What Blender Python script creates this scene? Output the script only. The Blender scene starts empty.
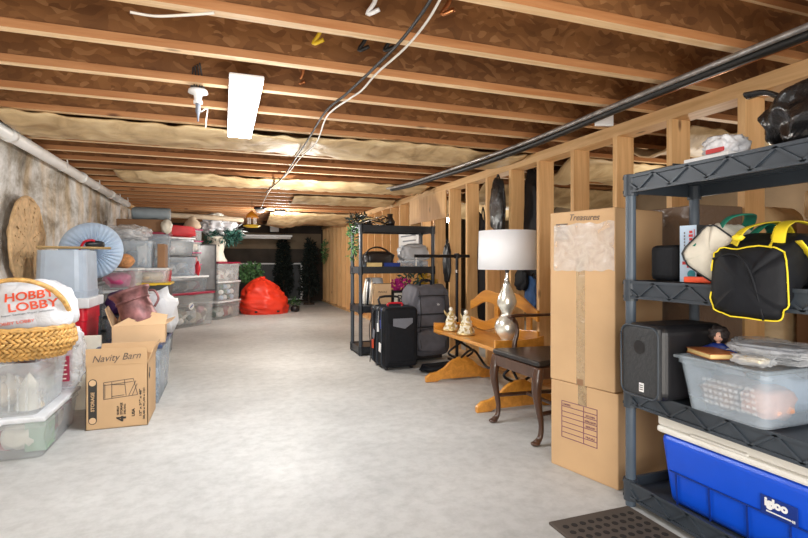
import bpy, bmesh, math, random
from mathutils import Vector, Matrix, noise, Euler
random.seed(7)
C = bpy.context.scene.collection
PI = math.pi
R = math.radians
# ------------------------------------------------------------------ camera numbers
HC = 1.05; FPX = 505.0; CX = 404.0; HY = 261.0; YAW = R(19.7)
SA, CA = math.sin(YAW), math.cos(YAW)
def atY(px, Y):                       # X and depth where the ray of column px meets the plane Y
    t = (px-CX)/FPX; d = Y/(CA-SA*t); return d*(SA+CA*t), d
def atX(px, X):
    t = (px-CX)/FPX; d = X/(SA+CA*t); return d*(CA-SA*t), d
def zat(py, d): return HC+(HY-py)/FPX*d
def atZ(px, py, z):                   # point on the horizontal plane z
    d = (z-HC)*FPX/(HY-py); t = (px-CX)/FPX
    return Vector((d*(SA+CA*t), d*(CA-SA*t), z))
def P(px, py, d):
    t = (px-CX)/FPX
    return Vector((d*(SA+CA*t), d*(CA-SA*t), zat(py, d)))
# ------------------------------------------------------------------ materials
def nmat(name):
    m = bpy.data.materials.new(name); m.use_nodes = True
    nt = m.node_tree; b = nt.nodes['Principled BSDF']
    return m, nt, b
def N(nt, t, **kw):
    n = nt.nodes.new(t)
    for k, v in kw.items():
        if k in n.inputs: n.inputs[k].default_value = v
        else: setattr(n, k, v)
    return n
def ramp(nt, stops):
    r = nt.nodes.new('ShaderNodeValToRGB'); e = r.color_ramp.elements
    while len(e) < len(stops): e.new(.5)
    for i, (p, c) in enumerate(stops):
        e[i].position = p; e[i].color = (*c, 1)
    return r
def coords(nt, scale=(1,1,1), rot=(0,0,0), obj=True):
    tc = nt.nodes.new('ShaderNodeTexCoord'); mp = nt.nodes.new('ShaderNodeMapping')
    mp.inputs['Scale'].default_value = scale; mp.inputs['Rotation'].default_value = rot
    nt.links.new(tc.outputs['Object' if obj else 'Generated'], mp.inputs['Vector'])
    return mp.outputs['Vector']
def randomize(nt, vec):               # shift the pattern per object
    oi = nt.nodes.new('ShaderNodeObjectInfo'); mu = N(nt, 'ShaderNodeMath', operation='MULTIPLY')
    mu.inputs[1].default_value = 37.0
    ad = nt.nodes.new('ShaderNodeVectorMath'); ad.operation = 'ADD'
    nt.links.new(oi.outputs['Random'], mu.inputs[0]); nt.links.new(vec, ad.inputs[0]); nt.links.new(mu.outputs[0], ad.inputs[1])
    return ad.outputs[0]
def bump(nt, b, src, strength=.3, dist=.01):
    bp = nt.nodes.new('ShaderNodeBump'); bp.inputs['Strength'].default_value = strength; bp.inputs['Distance'].default_value = dist
    nt.links.new(src, bp.inputs['Height']); nt.links.new(bp.outputs['Normal'], b.inputs['Normal'])
def plain(name, col, rough=.6, metal=0, var=.12, scale=8, bmp=.0, alpha=1, coat=0, emit=0, sheen=0):
    m, nt, b = nmat(name)
    b.inputs['Roughness'].default_value = rough; b.inputs['Metallic'].default_value = metal
    v = coords(nt)
    n = N(nt, 'ShaderNodeTexNoise', Scale=scale, Detail=4.0)
    nt.links.new(v, n.inputs['Vector'])
    r = ramp(nt, [(.3, tuple(c*(1-var) for c in col)), (.7, tuple(min(1, c*(1+var)) for c in col))])
    nt.links.new(n.outputs['Fac'], r.inputs['Fac']); nt.links.new(r.outputs['Color'], b.inputs['Base Color'])
    if bmp: bump(nt, b, n.outputs['Fac'], bmp, .01)
    if alpha < 1: b.inputs['Alpha'].default_value = alpha
    if coat: b.inputs['Coat Weight'].default_value = coat
    if emit:
        b.inputs['Emission Color'].default_value = (*col, 1); b.inputs['Emission Strength'].default_value = emit
    return m
def wood(name, c1, c2, axis='X', scale=6, rough=.6, knots=True, coat=0, stretch=.06, dark=(.12,.05,.02)):
    m, nt, b = nmat(name)
    s = {'X': (stretch,1,1), 'Y': (1,stretch,1), 'Z': (1,1,stretch)}[axis]
    v = randomize(nt, coords(nt, s))
    n = N(nt, 'ShaderNodeTexNoise', Scale=scale*6, Detail=6.0, Roughness=.65, Distortion=.6)
    nt.links.new(v, n.inputs['Vector'])
    r = ramp(nt, [(.3, c2), (.5, tuple((a+b_)/2 for a, b_ in zip(c1, c2))), (.68, c1)])
    nt.links.new(n.outputs['Fac'], r.inputs['Fac'])
    out = r.outputs['Color']
    n2 = N(nt, 'ShaderNodeTexNoise', Scale=1.3, Detail=2.0); nt.links.new(v, n2.inputs['Vector'])
    mx = nt.nodes.new('ShaderNodeMixRGB'); mx.blend_type = 'MULTIPLY'; mx.inputs['Fac'].default_value = .45
    r2 = ramp(nt, [(.35, (.62,.55,.48)), (.65, (1,1,1))]); nt.links.new(n2.outputs['Fac'], r2.inputs['Fac'])
    nt.links.new(out, mx.inputs[1]); nt.links.new(r2.outputs['Color'], mx.inputs[2]); out = mx.outputs[0]
    if knots:
        s2 = {'X': (.35,1,1), 'Y': (1,.35,1), 'Z': (1,1,.35)}[axis]
        v2 = randomize(nt, coords(nt, s2))
        vo = N(nt, 'ShaderNodeTexVoronoi', Scale=7.0); nt.links.new(v2, vo.inputs['Vector'])
        r3 = ramp(nt, [(.04, dark), (.12, (1,1,1))]); nt.links.new(vo.outputs['Distance'], r3.inputs['Fac'])
        m2 = nt.nodes.new('ShaderNodeMixRGB'); m2.blend_type = 'MULTIPLY'; m2.inputs['Fac'].default_value = .8
        nt.links.new(out, m2.inputs[1]); nt.links.new(r3.outputs['Color'], m2.inputs[2]); out = m2.outputs[0]
    nt.links.new(out, b.inputs['Base Color'])
    b.inputs['Roughness'].default_value = rough; b.inputs['Coat Weight'].default_value = coat
    bump(nt, b, n.outputs['Fac'], .15, .004)
    return m
def osb_mat():
    m, nt, b = nmat('oriented strand board')
    v = randomize(nt, coords(nt))
    w = N(nt, 'ShaderNodeTexNoise', Scale=6.0, Detail=2.0); nt.links.new(v, w.inputs['Vector'])
    mxv = nt.nodes.new('ShaderNodeMixRGB'); mxv.inputs['Fac'].default_value = .14
    nt.links.new(v, mxv.inputs[1]); nt.links.new(w.outputs['Color'], mxv.inputs[2])
    mp = nt.nodes.new('ShaderNodeMapping'); mp.inputs['Scale'].default_value = (1,1,2.2)
    nt.links.new(mxv.outputs[0], mp.inputs['Vector'])
    vo = N(nt, 'ShaderNodeTexVoronoi', Scale=22.0); nt.links.new(mp.outputs[0], vo.inputs['Vector'])
    sp = nt.nodes.new('ShaderNodeSeparateColor'); nt.links.new(vo.outputs['Color'], sp.inputs[0])
    r = ramp(nt, [(0, (.22,.09,.026)), (.4, (.28,.12,.036)), (.8, (.35,.155,.05)), (1, (.46,.23,.09))])
    nt.links.new(sp.outputs[0], r.inputs['Fac'])
    n = N(nt, 'ShaderNodeTexNoise', Scale=2.0, Detail=3.0); nt.links.new(v, n.inputs['Vector'])
    r2 = ramp(nt, [(.35, (.45,.4,.36)), (.65, (1,1,1))]); nt.links.new(n.outputs['Fac'], r2.inputs['Fac'])
    mx = nt.nodes.new('ShaderNodeMixRGB'); mx.blend_type = 'MULTIPLY'; mx.inputs['Fac'].default_value = .8
    nt.links.new(r.outputs['Color'], mx.inputs[1]); nt.links.new(r2.outputs['Color'], mx.inputs[2])
    nt.links.new(mx.outputs[0], b.inputs['Base Color']); b.inputs['Roughness'].default_value = .7
    bump(nt, b, sp.outputs[0], .3, .003)
    return m
def floor_mat():
    m, nt, b = nmat('pale concrete floor')
    v = coords(nt)
    n1 = N(nt, 'ShaderNodeTexNoise', Scale=1.1, Detail=6.0, Roughness=.6); nt.links.new(v, n1.inputs['Vector'])
    n2 = N(nt, 'ShaderNodeTexNoise', Scale=14.0, Detail=8.0, Roughness=.7); nt.links.new(v, n2.inputs['Vector'])
    r1 = ramp(nt, [(.3, (.43,.43,.42)), (.7, (.62,.62,.605))]); nt.links.new(n1.outputs['Fac'], r1.inputs['Fac'])
    r2 = ramp(nt, [(.3, (.70,.70,.69)), (.58, (1,1,1))]); nt.links.new(n2.outputs['Fac'], r2.inputs['Fac'])
    mx = nt.nodes.new('ShaderNodeMixRGB'); mx.blend_type = 'MULTIPLY'; mx.inputs['Fac'].default_value = .7
    nt.links.new(r1.outputs[0], mx.inputs[1]); nt.links.new(r2.outputs[0], mx.inputs[2])
    nt.links.new(mx.outputs[0], b.inputs['Base Color']); b.inputs['Roughness'].default_value = .62
    bump(nt, b, n2.outputs['Fac'], .12, .004)
    return m
def plaster_mat():
    m, nt, b = nmat('patchy parged wall')
    v = coords(nt, (1,.5,.85))
    n1 = N(nt, 'ShaderNodeTexNoise', Scale=3.6, Detail=9.0, Roughness=.7, Distortion=.35); nt.links.new(v, n1.inputs['Vector'])
    r1 = ramp(nt, [(.30, (.16,.14,.11)), (.42, (.38,.35,.30)), (.50, (.60,.59,.56)), (.62, (.88,.88,.88))]); nt.links.new(n1.outputs['Fac'], r1.inputs['Fac'])
    n2 = N(nt, 'ShaderNodeTexNoise', Scale=2.0, Detail=3.0); nt.links.new(coords(nt, (1,2.2,.5)), n2.inputs['Vector'])
    r2 = ramp(nt, [(.45, (1,1,1)), (.62, (.85,.66,.42))]); nt.links.new(n2.outputs['Fac'], r2.inputs['Fac'])
    mx = nt.nodes.new('ShaderNodeMixRGB'); mx.blend_type = 'MULTIPLY'; mx.inputs['Fac'].default_value = .8
    nt.links.new(r1.outputs[0], mx.inputs[1]); nt.links.new(r2.outputs[0], mx.inputs[2])
    nt.links.new(mx.outputs[0], b.inputs['Base Color']); b.inputs['Roughness'].default_value = .8
    bump(nt, b, n1.outputs['Fac'], .5, .02)
    return m
def clearplastic(name, col, alpha=.42, rough=.28, var=.1):
    """Cloudy storage plastic: partly see-through, partly a pale milky skin."""
    m, nt, b = nmat(name)
    b.inputs['Base Color'].default_value = (*col, 1); b.inputs['Roughness'].default_value = rough
    v = coords(nt); n = N(nt, 'ShaderNodeTexNoise', Scale=5.0, Detail=3.0); nt.links.new(v, n.inputs['Vector'])
    mr = nt.nodes.new('ShaderNodeMapRange'); mr.inputs['To Min'].default_value = max(0, alpha-var); mr.inputs['To Max'].default_value = min(1, alpha+var)
    mr.inputs['From Min'].default_value = .3; mr.inputs['From Max'].default_value = .7
    nt.links.new(n.outputs['Fac'], mr.inputs['Value']); nt.links.new(mr.outputs[0], b.inputs['Alpha'])
    b.inputs['Specular IOR Level'].default_value = .7
    return m
def wrapmat(name, col, alpha=.5, rough=.15):
    """Crinkled film."""
    m, nt, b = nmat(name)
    b.inputs['Base Color'].default_value = (*col, 1); b.inputs['Roughness'].default_value = rough
    v = coords(nt); n = N(nt, 'ShaderNodeTexNoise', Scale=11.0, Detail=5.0, Distortion=.5); nt.links.new(v, n.inputs['Vector'])
    r = ramp(nt, [(.3, (alpha*.45,)*3), (.5, (min(1, alpha*.9),)*3), (.7, (alpha*.5,)*3)]); nt.links.new(n.outputs['Fac'], r.inputs['Fac'])
    nt.links.new(r.outputs[0], b.inputs['Alpha']) if alpha < 1 else None
    bump(nt, b, n.outputs['Fac'], .9, .02)
    return m
def kraft_mat():
    m, nt, b = nmat('kraft paper facing')
    v = randomize(nt, coords(nt))
    n = N(nt, 'ShaderNodeTexNoise', Scale=3.5, Detail=6.0, Distortion=1.0); nt.links.new(v, n.inputs['Vector'])
    r = ramp(nt, [(.3, (.36,.23,.11)), (.5, (.60,.43,.23)), (.7, (.78,.61,.36))]); nt.links.new(n.outputs['Fac'], r.inputs['Fac'])
    nt.links.new(r.outputs[0], b.inputs['Base Color']); b.inputs['Roughness'].default_value = .55
    bump(nt, b, n.outputs['Fac'], .8, .03)
    return m
M = {}
M['osb'] = osb_mat(); M['floor'] = floor_mat(); M['plaster'] = plaster_mat(); M['kraft'] = kraft_mat()
M['flange'] = wood('joist flange lumber', (.95,.72,.46), (.70,.44,.22), 'X', 5)
def darkersides(m):       # paints shade on flange sides; undersides stay bright, as if lit from below
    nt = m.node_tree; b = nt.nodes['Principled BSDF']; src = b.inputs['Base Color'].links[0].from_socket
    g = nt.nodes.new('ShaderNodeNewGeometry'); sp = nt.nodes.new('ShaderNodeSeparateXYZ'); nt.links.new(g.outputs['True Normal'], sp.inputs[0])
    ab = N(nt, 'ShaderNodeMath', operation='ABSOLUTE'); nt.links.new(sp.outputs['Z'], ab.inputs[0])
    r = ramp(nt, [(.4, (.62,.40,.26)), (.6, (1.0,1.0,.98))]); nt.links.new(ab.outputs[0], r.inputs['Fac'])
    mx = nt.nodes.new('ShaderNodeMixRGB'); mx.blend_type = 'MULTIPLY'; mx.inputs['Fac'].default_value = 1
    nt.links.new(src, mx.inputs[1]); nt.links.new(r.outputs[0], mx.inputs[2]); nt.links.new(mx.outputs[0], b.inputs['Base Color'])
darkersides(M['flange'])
M['stud'] = wood('stud lumber', (.92,.60,.29), (.70,.40,.16), 'Z', 4)
M['plate'] = wood('plate lumber', (.86,.57,.29), (.64,.37,.15), 'Y', 4)
M['ply'] = wood('plywood', (.62,.40,.20), (.42,.24,.1), 'Z', 3)
M['honey'] = wood('honey oak', (.80,.36,.055), (.52,.20,.025), 'Y', 4, .3, False, .5)
M['walnut'] = wood('dark walnut', (.10,.04,.018), (.035,.014,.008), 'Z', 4, .3, False, .5)
M['stick'] = wood('ruler wood', (.80,.60,.30), (.65,.44,.2), 'X', 4, .5, False)
M['leather'] = plain('black leather', (.018,.015,.015), .32, bmp=.15, scale=30)
M['card'] = plain('tan cardboard', (.56,.36,.19), .75, var=.06, scale=4)
M['card2'] = plain('light cardboard', (.66,.44,.25), .75, var=.08, scale=4)
M['cardd'] = plain('brown cardboard', (.26,.14,.07), .75, var=.1, scale=4)
M['ink'] = plain('printed black ink', (.03,.025,.02), .6)
M['pencil'] = plain('marker writing', (.13,.10,.08), .7)
M['purple'] = plain('purple print', (.20,.07,.12), .6)
M['tape'] = wrapmat('packing tape', (.62,.46,.28), .6, .2)
M['wrap'] = wrapmat('stretch wrap', (.80,.76,.72), .55, .12)
M['wrapd'] = wrapmat('wrapped brown box skin', (.20,.14,.10), 1, .2)
M['shelf'] = plain('slate resin shelving', (.035,.045,.058), .42, var=.1)
M['shelfb'] = plain('slate blue resin post', (.07,.095,.125), .4, var=.1)
M['shelfk'] = plain('near-black resin', (.016,.02,.026), .4)
M['black'] = plain('black plastic', (.012,.012,.014), .38)
M['blackf'] = plain('black nylon', (.009,.010,.013), .62, bmp=.3, scale=20)
M['bagk'] = wrapmat('black bin bag film', (.012,.012,.013), 1, .22)
M['blackf'].node_tree.nodes['Principled BSDF'].inputs['Specular IOR Level'].default_value = .2
M['greyf'] = plain('charcoal nylon', (.11,.11,.13), .7, bmp=.3, scale=18)
M['grille'] = plain('speaker grille mesh', (.03,.032,.035), .5, scale=60, bmp=.4)
M['canvas'] = plain('off-white canvas', (.70,.66,.56), .85, bmp=.3, scale=12)
M['greenw'] = plain('green webbing', (.005,.16,.10), .75)
M['yelloww'] = plain('yellow webbing', (.80,.62,.02), .6)
M['blue'] = plain('cobalt blue cooler plastic', (.004,.075,.62), .35, var=.05)
M['coolw'] = plain('ivory cooler lid', (.78,.76,.70), .4, var=.04)
M['navy'] = plain('navy label', (.006,.03,.22), .4)
M['white'] = plain('white plastic', (.82,.82,.82), .4, var=.04)
M['pvc'] = plain('white pipe plastic', (.90,.90,.88), .35, var=.05)
M['shade'] = plain('white linen shade', (.86,.86,.88), .9, var=.02)
M['merc'] = plain('mercury glass', (.92,.87,.76), .22, .7, var=.18, scale=22, bmp=.15)
M['chrome'] = plain('polished metal', (.75,.75,.73), .2, 1)
M['iron'] = plain('black iron', (.02,.02,.022), .45, .6)
M['gold'] = plain('antique gold paint', (.66,.52,.26), .35, .5, var=.35, scale=40)
M['ivory'] = plain('ivory china', (.82,.77,.66), .35, var=.1)
M['skin'] = plain('doll skin', (.75,.42,.30), .5)
M['hair'] = plain('dark doll hair', (.02,.012,.01), .6)
M['red'] = plain('red plastic', (.62,.012,.03), .35, var=.08)
M['redcloth'] = plain('red cloth', (.50,.012,.02), .7, bmp=.4)
M['bean'] = plain('orange-red vinyl', (.80,.045,.018), .42, var=.1, scale=5)
M['burg'] = plain('burgundy lid plastic', (.32,.015,.05), .4)
M['pink'] = plain('magenta wrapping', (.55,.06,.2), .5, var=.3)
M['metalrose'] = plain('embossed rose metal', (.23,.10,.10), .5, .35, var=.65, scale=14, bmp=.8)
M['frost'] = clearplastic('frosted blue-white plastic', (.58,.68,.80), .55, .3, .08)
M['clear'] = clearplastic('clear storage plastic', (.72,.77,.79), .17, var=.05)
M['clearw'] = clearplastic('milky storage plastic', (.80,.84,.86), .24, var=.06)
M['smoke'] = clearplastic('smoky storage plastic', (.30,.35,.39), .36, var=.05)
M['clearb'] = clearplastic('pale blue storage plastic', (.56,.66,.76), .30, var=.05)
M['lidw'] = plain('translucent white lid', (.78,.80,.83), .35, alpha=.93)
M['film'] = wrapmat('clear polythene', (.80,.83,.87), .45)
M['filmw'] = wrapmat('white carrier bag film', (.66,.67,.70), 1, .4)
M['orangep'] = plain('orange-red print', (.80,.09,.03), .5)
M['greyp'] = plain('grey print', (.16,.17,.20), .5)
M['wick'] = plain('golden wicker', (.60,.34,.10), .5, var=.35, scale=30)
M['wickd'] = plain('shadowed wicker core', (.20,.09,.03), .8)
M['rattan'] = plain('pale rattan', (.60,.40,.21), .7, var=.2, scale=25)
M['bluecl'] = plain('pale blue gathered cloth', (.42,.54,.70), .8, var=.08, bmp=.2)
M['denim'] = plain('blue denim', (.03,.08,.20), .8, var=.25, scale=20, bmp=.3)
M['navycl'] = plain('navy plastic lid', (.03,.06,.15), .4)
M['yellow'] = plain('yellow plastic', (.78,.52,.02), .4)
M['orange'] = plain('orange plastic', (.80,.30,.02), .4)
M['leaf'] = plain('green foliage', (.035,.10,.025), .6, var=.5, scale=20)
M['leafp'] = plain('bright green foliage', (.10,.24,.08), .6, var=.5, scale=20)
M['leafd'] = plain('dark artificial needles', (.006,.012,.008), .8, var=.4, scale=20)
M['leafb'] = plain('blue-green garland', (.03,.11,.085), .6, var=.5, scale=20)
M['flower'] = plain('magenta petals', (.55,.02,.25), .6, var=.3, scale=20)
M['yflower'] = plain('yellow petals', (.65,.40,.04), .6, var=.3, scale=20)
M['brownw'] = plain('dark back wall', (.065,.05,.038), .8, var=.3, scale=3)
M['tanb'] = plain('tan wallboard', (.26,.19,.12), .8, var=.15, scale=3)
M['dgrey'] = plain('dark slate board', (.035,.038,.042), .55, var=.2)
M['mirror'] = plain('grey picture glass', (.20,.21,.22), .18, var=.2)
M['tree'] = plain('brown trunk', (.05,.03,.02), .8)
M['copper'] = plain('copper tube', (.62,.25,.10), .3, .9)
M['foil'] = plain('silver pipe wrap', (.35,.34,.33), .35, .6, var=.4, scale=20)
M['cable'] = plain('black cable', (.012,.012,.012), .5)
M['cablew'] = plain('white cable', (.78,.75,.68), .5)
M['mat'] = plain('brown rubber mat', (.07,.055,.045), .75, var=.15)
M['matd'] = plain('mat holes', (.012,.010,.009), .9)
M['orn'] = plain('orange-brown fur', (.50,.24,.10), .9, var=.4, scale=40, bmp=.6)
M['greencard'] = plain('pale green box print', (.25,.42,.28), .6)
M['purplecl'] = plain('purple cloth', (.05,.012,.08), .7, bmp=.4)
M['beige'] = plain('beige cloth', (.62,.50,.36), .8, bmp=.3)
M['rollc'] = plain('grey-blue roll', (.30,.36,.40), .7, bmp=.3)
M['gwhite'] = plain('greyish white film', (.45,.47,.50), .3, bmp=.6, scale=10)
M['lightblue'] = plain('pale blue carton', (.52,.66,.82), .5, var=.04)
M['redp'] = plain('red print', (.6,.03,.03), .5)
M['tealp'] = plain('teal print', (.02,.30,.36), .5)
M['bookc'] = plain('orange-brown cover', (.35,.11,.03), .4)
M['bookp'] = plain('cream page edge', (.78,.58,.25), .6)
M['lamp'] = plain('lit diffuser', (.90,.96,1), .5, var=0, emit=26)
M['bulb'] = plain('lit bulb', (1,.97,.92), .5, var=0, emit=90)
def mixed(name, cols, scale=9):
    m, nt, b = nmat(name); v = randomize(nt, coords(nt))
    vo = N(nt, 'ShaderNodeTexVoronoi', Scale=float(scale)); nt.links.new(v, vo.inputs['Vector'])
    sp = nt.nodes.new('ShaderNodeSeparateColor'); nt.links.new(vo.outputs['Color'], sp.inputs[0])
    r = ramp(nt, [(i/len(cols), c) for i, c in enumerate(cols)]); r.color_ramp.interpolation = 'CONSTANT'
    nt.links.new(sp.outputs[0], r.inputs['Fac']); nt.links.new(r.outputs['Color'], b.inputs['Base Color']); b.inputs['Roughness'].default_value = .5
    bump(nt, b, vo.outputs['Distance'], .6, .02)
    return m
M['mixgrey'] = mixed('assorted grey and silver ornaments', [(.10,.11,.12), (.30,.31,.32), (.55,.56,.57), (.05,.08,.07), (.40,.36,.30)])
M['mixwarm'] = mixed('assorted red and cream trimmings', [(.30,.02,.03), (.50,.42,.33), (.12,.08,.06), (.62,.60,.56), (.25,.10,.12)])
M['mixgreen'] = mixed('assorted green and white garlands', [(.03,.07,.04), (.35,.38,.34), (.08,.12,.10), (.18,.16,.12), (.60,.60,.58)])
M['mixblue'] = mixed('assorted blue and white things', [(.06,.12,.22), (.50,.55,.60), (.15,.2,.26), (.7,.7,.7), (.05,.06,.08)])
M['angel'] = mixed('gilded ivory china', [(.75,.68,.50), (.55,.40,.16), (.82,.78,.68), (.40,.28,.10), (.80,.74,.60)], 40)
# ------------------------------------------------------------------ mesh building
class MB:
    def __init__(s): s.bm = bmesh.new()
    def _x(s, vs, mtx):
        if mtx is not None: bmesh.ops.transform(s.bm, matrix=mtx, verts=vs)
        return vs
    def box(s, c, size, rot=None, taper=None):
        vs = bmesh.ops.create_cube(s.bm, size=1)['verts']
        for v in vs:
            tp = 1
            if taper and v.co.z < 0: v.co.x *= taper; v.co.y *= taper
            v.co = Vector((v.co.x*size[0], v.co.y*size[1], v.co.z*size[2]))
        m = Matrix.Translation(c) @ (Euler(rot).to_matrix().to_4x4() if rot else Matrix.Identity(4))
        return s._x(vs, m)
    def b2(s, x0, x1, y0, y1, z0, z1): return s.box(((x0+x1)/2, (y0+y1)/2, (z0+z1)/2), (x1-x0, y1-y0, z1-z0))
    def cyl(s, p0, p1, r0, r1=None, n=16):
        p0, p1 = Vector(p0), Vector(p1); r1 = r0 if r1 is None else r1
        d = p1-p0; L = d.length
        vs = bmesh.ops.create_cone(s.bm, cap_ends=True, cap_tris=False, segments=n, radius1=r0, radius2=r1, depth=L)['verts']
        q = d.to_track_quat('Z', 'Y')
        return s._x(vs, Matrix.Translation((p0+p1)/2) @ q.to_matrix().to_4x4())
    def tube(s, pts, r, n=8, smooth=4, flat=1.0):
        pts = [Vector(p) for p in pts]
        rs = r if isinstance(r, (list, tuple)) else [r]*len(pts)
        if smooth > 1 and len(pts) > 2:
            o, ro = [], []
            for i in range(len(pts)-1):
                a, b, c, d = pts[max(i-1, 0)], pts[i], pts[i+1], pts[min(i+2, len(pts)-1)]
                for k in range(smooth):
                    t = k/smooth
                    o.append(.5*((2*b)+(c-a)*t+(2*a-5*b+4*c-d)*t*t+(3*b-a-3*c+d)*t**3)); ro.append(rs[i]*(1-t)+rs[i+1]*t)
            o.append(pts[-1]); ro.append(rs[-1]); pts, rs = o, ro
        rings = []; ref = None
        for i, p in enumerate(pts):
            t = (pts[min(i+1, len(pts)-1)]-pts[max(i-1, 0)]).normalized()
            if ref is None: ref = t.orthogonal().normalized() if abs(t.z) > .95 else Vector((0,0,1)).cross(t).normalized()
            u = (ref-t*ref.dot(t)).normalized(); ref = u; w = t.cross(u)
            rings.append([s.bm.verts.new(p+u*math.cos(2*PI*k/n)*rs[i]+w*math.sin(2*PI*k/n)*rs[i]*flat) for k in range(n)])
        for a, b in zip(rings, rings[1:]):
            for k in range(n): s.bm.faces.new((a[k], a[(k+1) % n], b[(k+1) % n], b[k]))
        s.bm.faces.new(rings[0][::-1]); s.bm.faces.new(rings[-1])
        return [v for r_ in rings for v in r_]
    def lathe(s, prof, c=(0,0,0), n=28, sx=1, sy=1, mtx=None):
        rings = []
        for r, z in prof:
            rings.append([s.bm.verts.new(Vector((c[0]+r*sx*math.cos(2*PI*k/n), c[1]+r*sy*math.sin(2*PI*k/n), c[2]+z))) for k in range(n)])
        for a, b in zip(rings, rings[1:]):
            for k in range(n): s.bm.faces.new((a[k], a[(k+1) % n], b[(k+1) % n], b[k]))
        if prof[0][0] > 1e-4: s.bm.faces.new(rings[0][::-1])
        if prof[-1][0] > 1e-4: s.bm.faces.new(rings[-1])
        vs = [v for r_ in rings for v in r_]
        return s._x(vs, mtx)
    def prism(s, poly, t, mtx=None):      # polygon in local x,z extruded along y by t
        a = [s.bm.verts.new((x, 0, z)) for x, z in poly]; b = [s.bm.verts.new((x, t, z)) for x, z in poly]
        n = len(poly)
        s.bm.faces.new(a); s.bm.faces.new(b[::-1])
        for i in range(n): s.bm.faces.new((a[i], b[i], b[(i+1) % n], a[(i+1) % n]))
        return s._x(a+b, mtx)
    def blob(s, c, size, e=1.0, amp=.0, freq=3, ridge=0, seed=0, sub=4, floor=None, mtx=None):
        vs = bmesh.ops.create_icosphere(s.bm, subdivisions=sub, radius=1)['verts']
        for v in vs:
            p = v.co.copy()
            q = Vector([math.copysign(abs(a)**e, a) for a in p])
            nz = noise.noise(p*freq+Vector((seed*7.1, seed*3.3, seed)))
            rg = 1-abs(noise.noise(p*freq*1.3+Vector((seed*2.7, 9, seed))))*2
            q *= 1+amp*nz+ridge*rg
            v.co = Vector((q.x*size[0]/2, q.y*size[1]/2, q.z*size[2]/2))+Vector(c)
            if floor is not None and v.co.z < floor: v.co.z = floor
        return s._x(vs, mtx)
    def leaves(s, c, size, n, l=.05, w=.018, shape='ball', up=0):
        c = Vector(c)
        for _ in range(n):
            while True:
                p = Vector([random.uniform(-1, 1) for _ in range(3)])
                if p.length < 1: break
            if shape == 'cone':
                k = (1-p.z)/2; p.x *= k*.9+.1; p.y *= k*.9+.1
            q = c+Vector((p.x*size[0]/2, p.y*size[1]/2, p.z*size[2]/2))
            d = (p+Vector([random.uniform(-1, 1) for _ in range(3)])+Vector((0,0,up))).normalized()
            u = d.orthogonal().normalized(); u.rotate(Matrix.Rotation(random.uniform(0, 6.28), 3, d))
            L = l*random.uniform(.6, 1.2)
            a = [s.bm.verts.new(q), s.bm.verts.new(q+d*L*.5+u*w), s.bm.verts.new(q+d*L), s.bm.verts.new(q+d*L*.5-u*w)]
            s.bm.faces.new(a)
    def grid(s, f, nu, nv):
        vs = [[s.bm.verts.new(f(i/nu, j/nv)) for j in range(nv+1)] for i in range(nu+1)]
        for i in range(nu):
            for j in range(nv): s.bm.faces.new((vs[i][j], vs[i+1][j], vs[i+1][j+1], vs[i][j+1]))
        return vs
    def build(s, name, mat, parent=None, smooth=False, bevel=0, solid=0, recalc=True, loc=None, rotz=0, segs=2):
        if recalc: bmesh.ops.recalc_face_normals(s.bm, faces=s.bm.faces)
        me = bpy.data.meshes.new(name); s.bm.to_mesh(me); s.bm.free()
        me.materials.append(mat)
        if smooth:
            for p in me.polygons: p.use_smooth = True
        o = bpy.data.objects.new(name, me); C.objects.link(o)
        if parent: o.parent = parent
        if loc is not None: o.location = loc
        o.rotation_euler = (0, 0, rotz)
        if solid:
            md = o.modifiers.new('thickness', 'SOLIDIFY'); md.thickness = solid; md.offset = 0
        if bevel:
            md = o.modifiers.new('edge', 'BEVEL'); md.width = bevel; md.segments = segs; md.limit_method = 'ANGLE'; md.angle_limit = R(40)
            if not smooth:
                for p in me.polygons: p.use_smooth = False
        return o
def tag(o, label, cat, group=None, kind=None):
    if label: o['label'] = label
    if cat: o['category'] = cat
    if group: o['group'] = group
    if kind: o['kind'] = kind
    return o
def thing(name, label, cat, loc=(0,0,0), rotz=0, group=None, rot=None):
    o = bpy.data.objects.new(name, None); C.objects.link(o); o.empty_display_size = .1
    o.location = loc; o.rotation_euler = rot if rot else (0, 0, rotz)
    return tag(o, label, cat, group)
def struct(o, label=None, cat=None):
    o['kind'] = 'structure'
    o['label'] = label; o['category'] = cat
    return o
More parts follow.
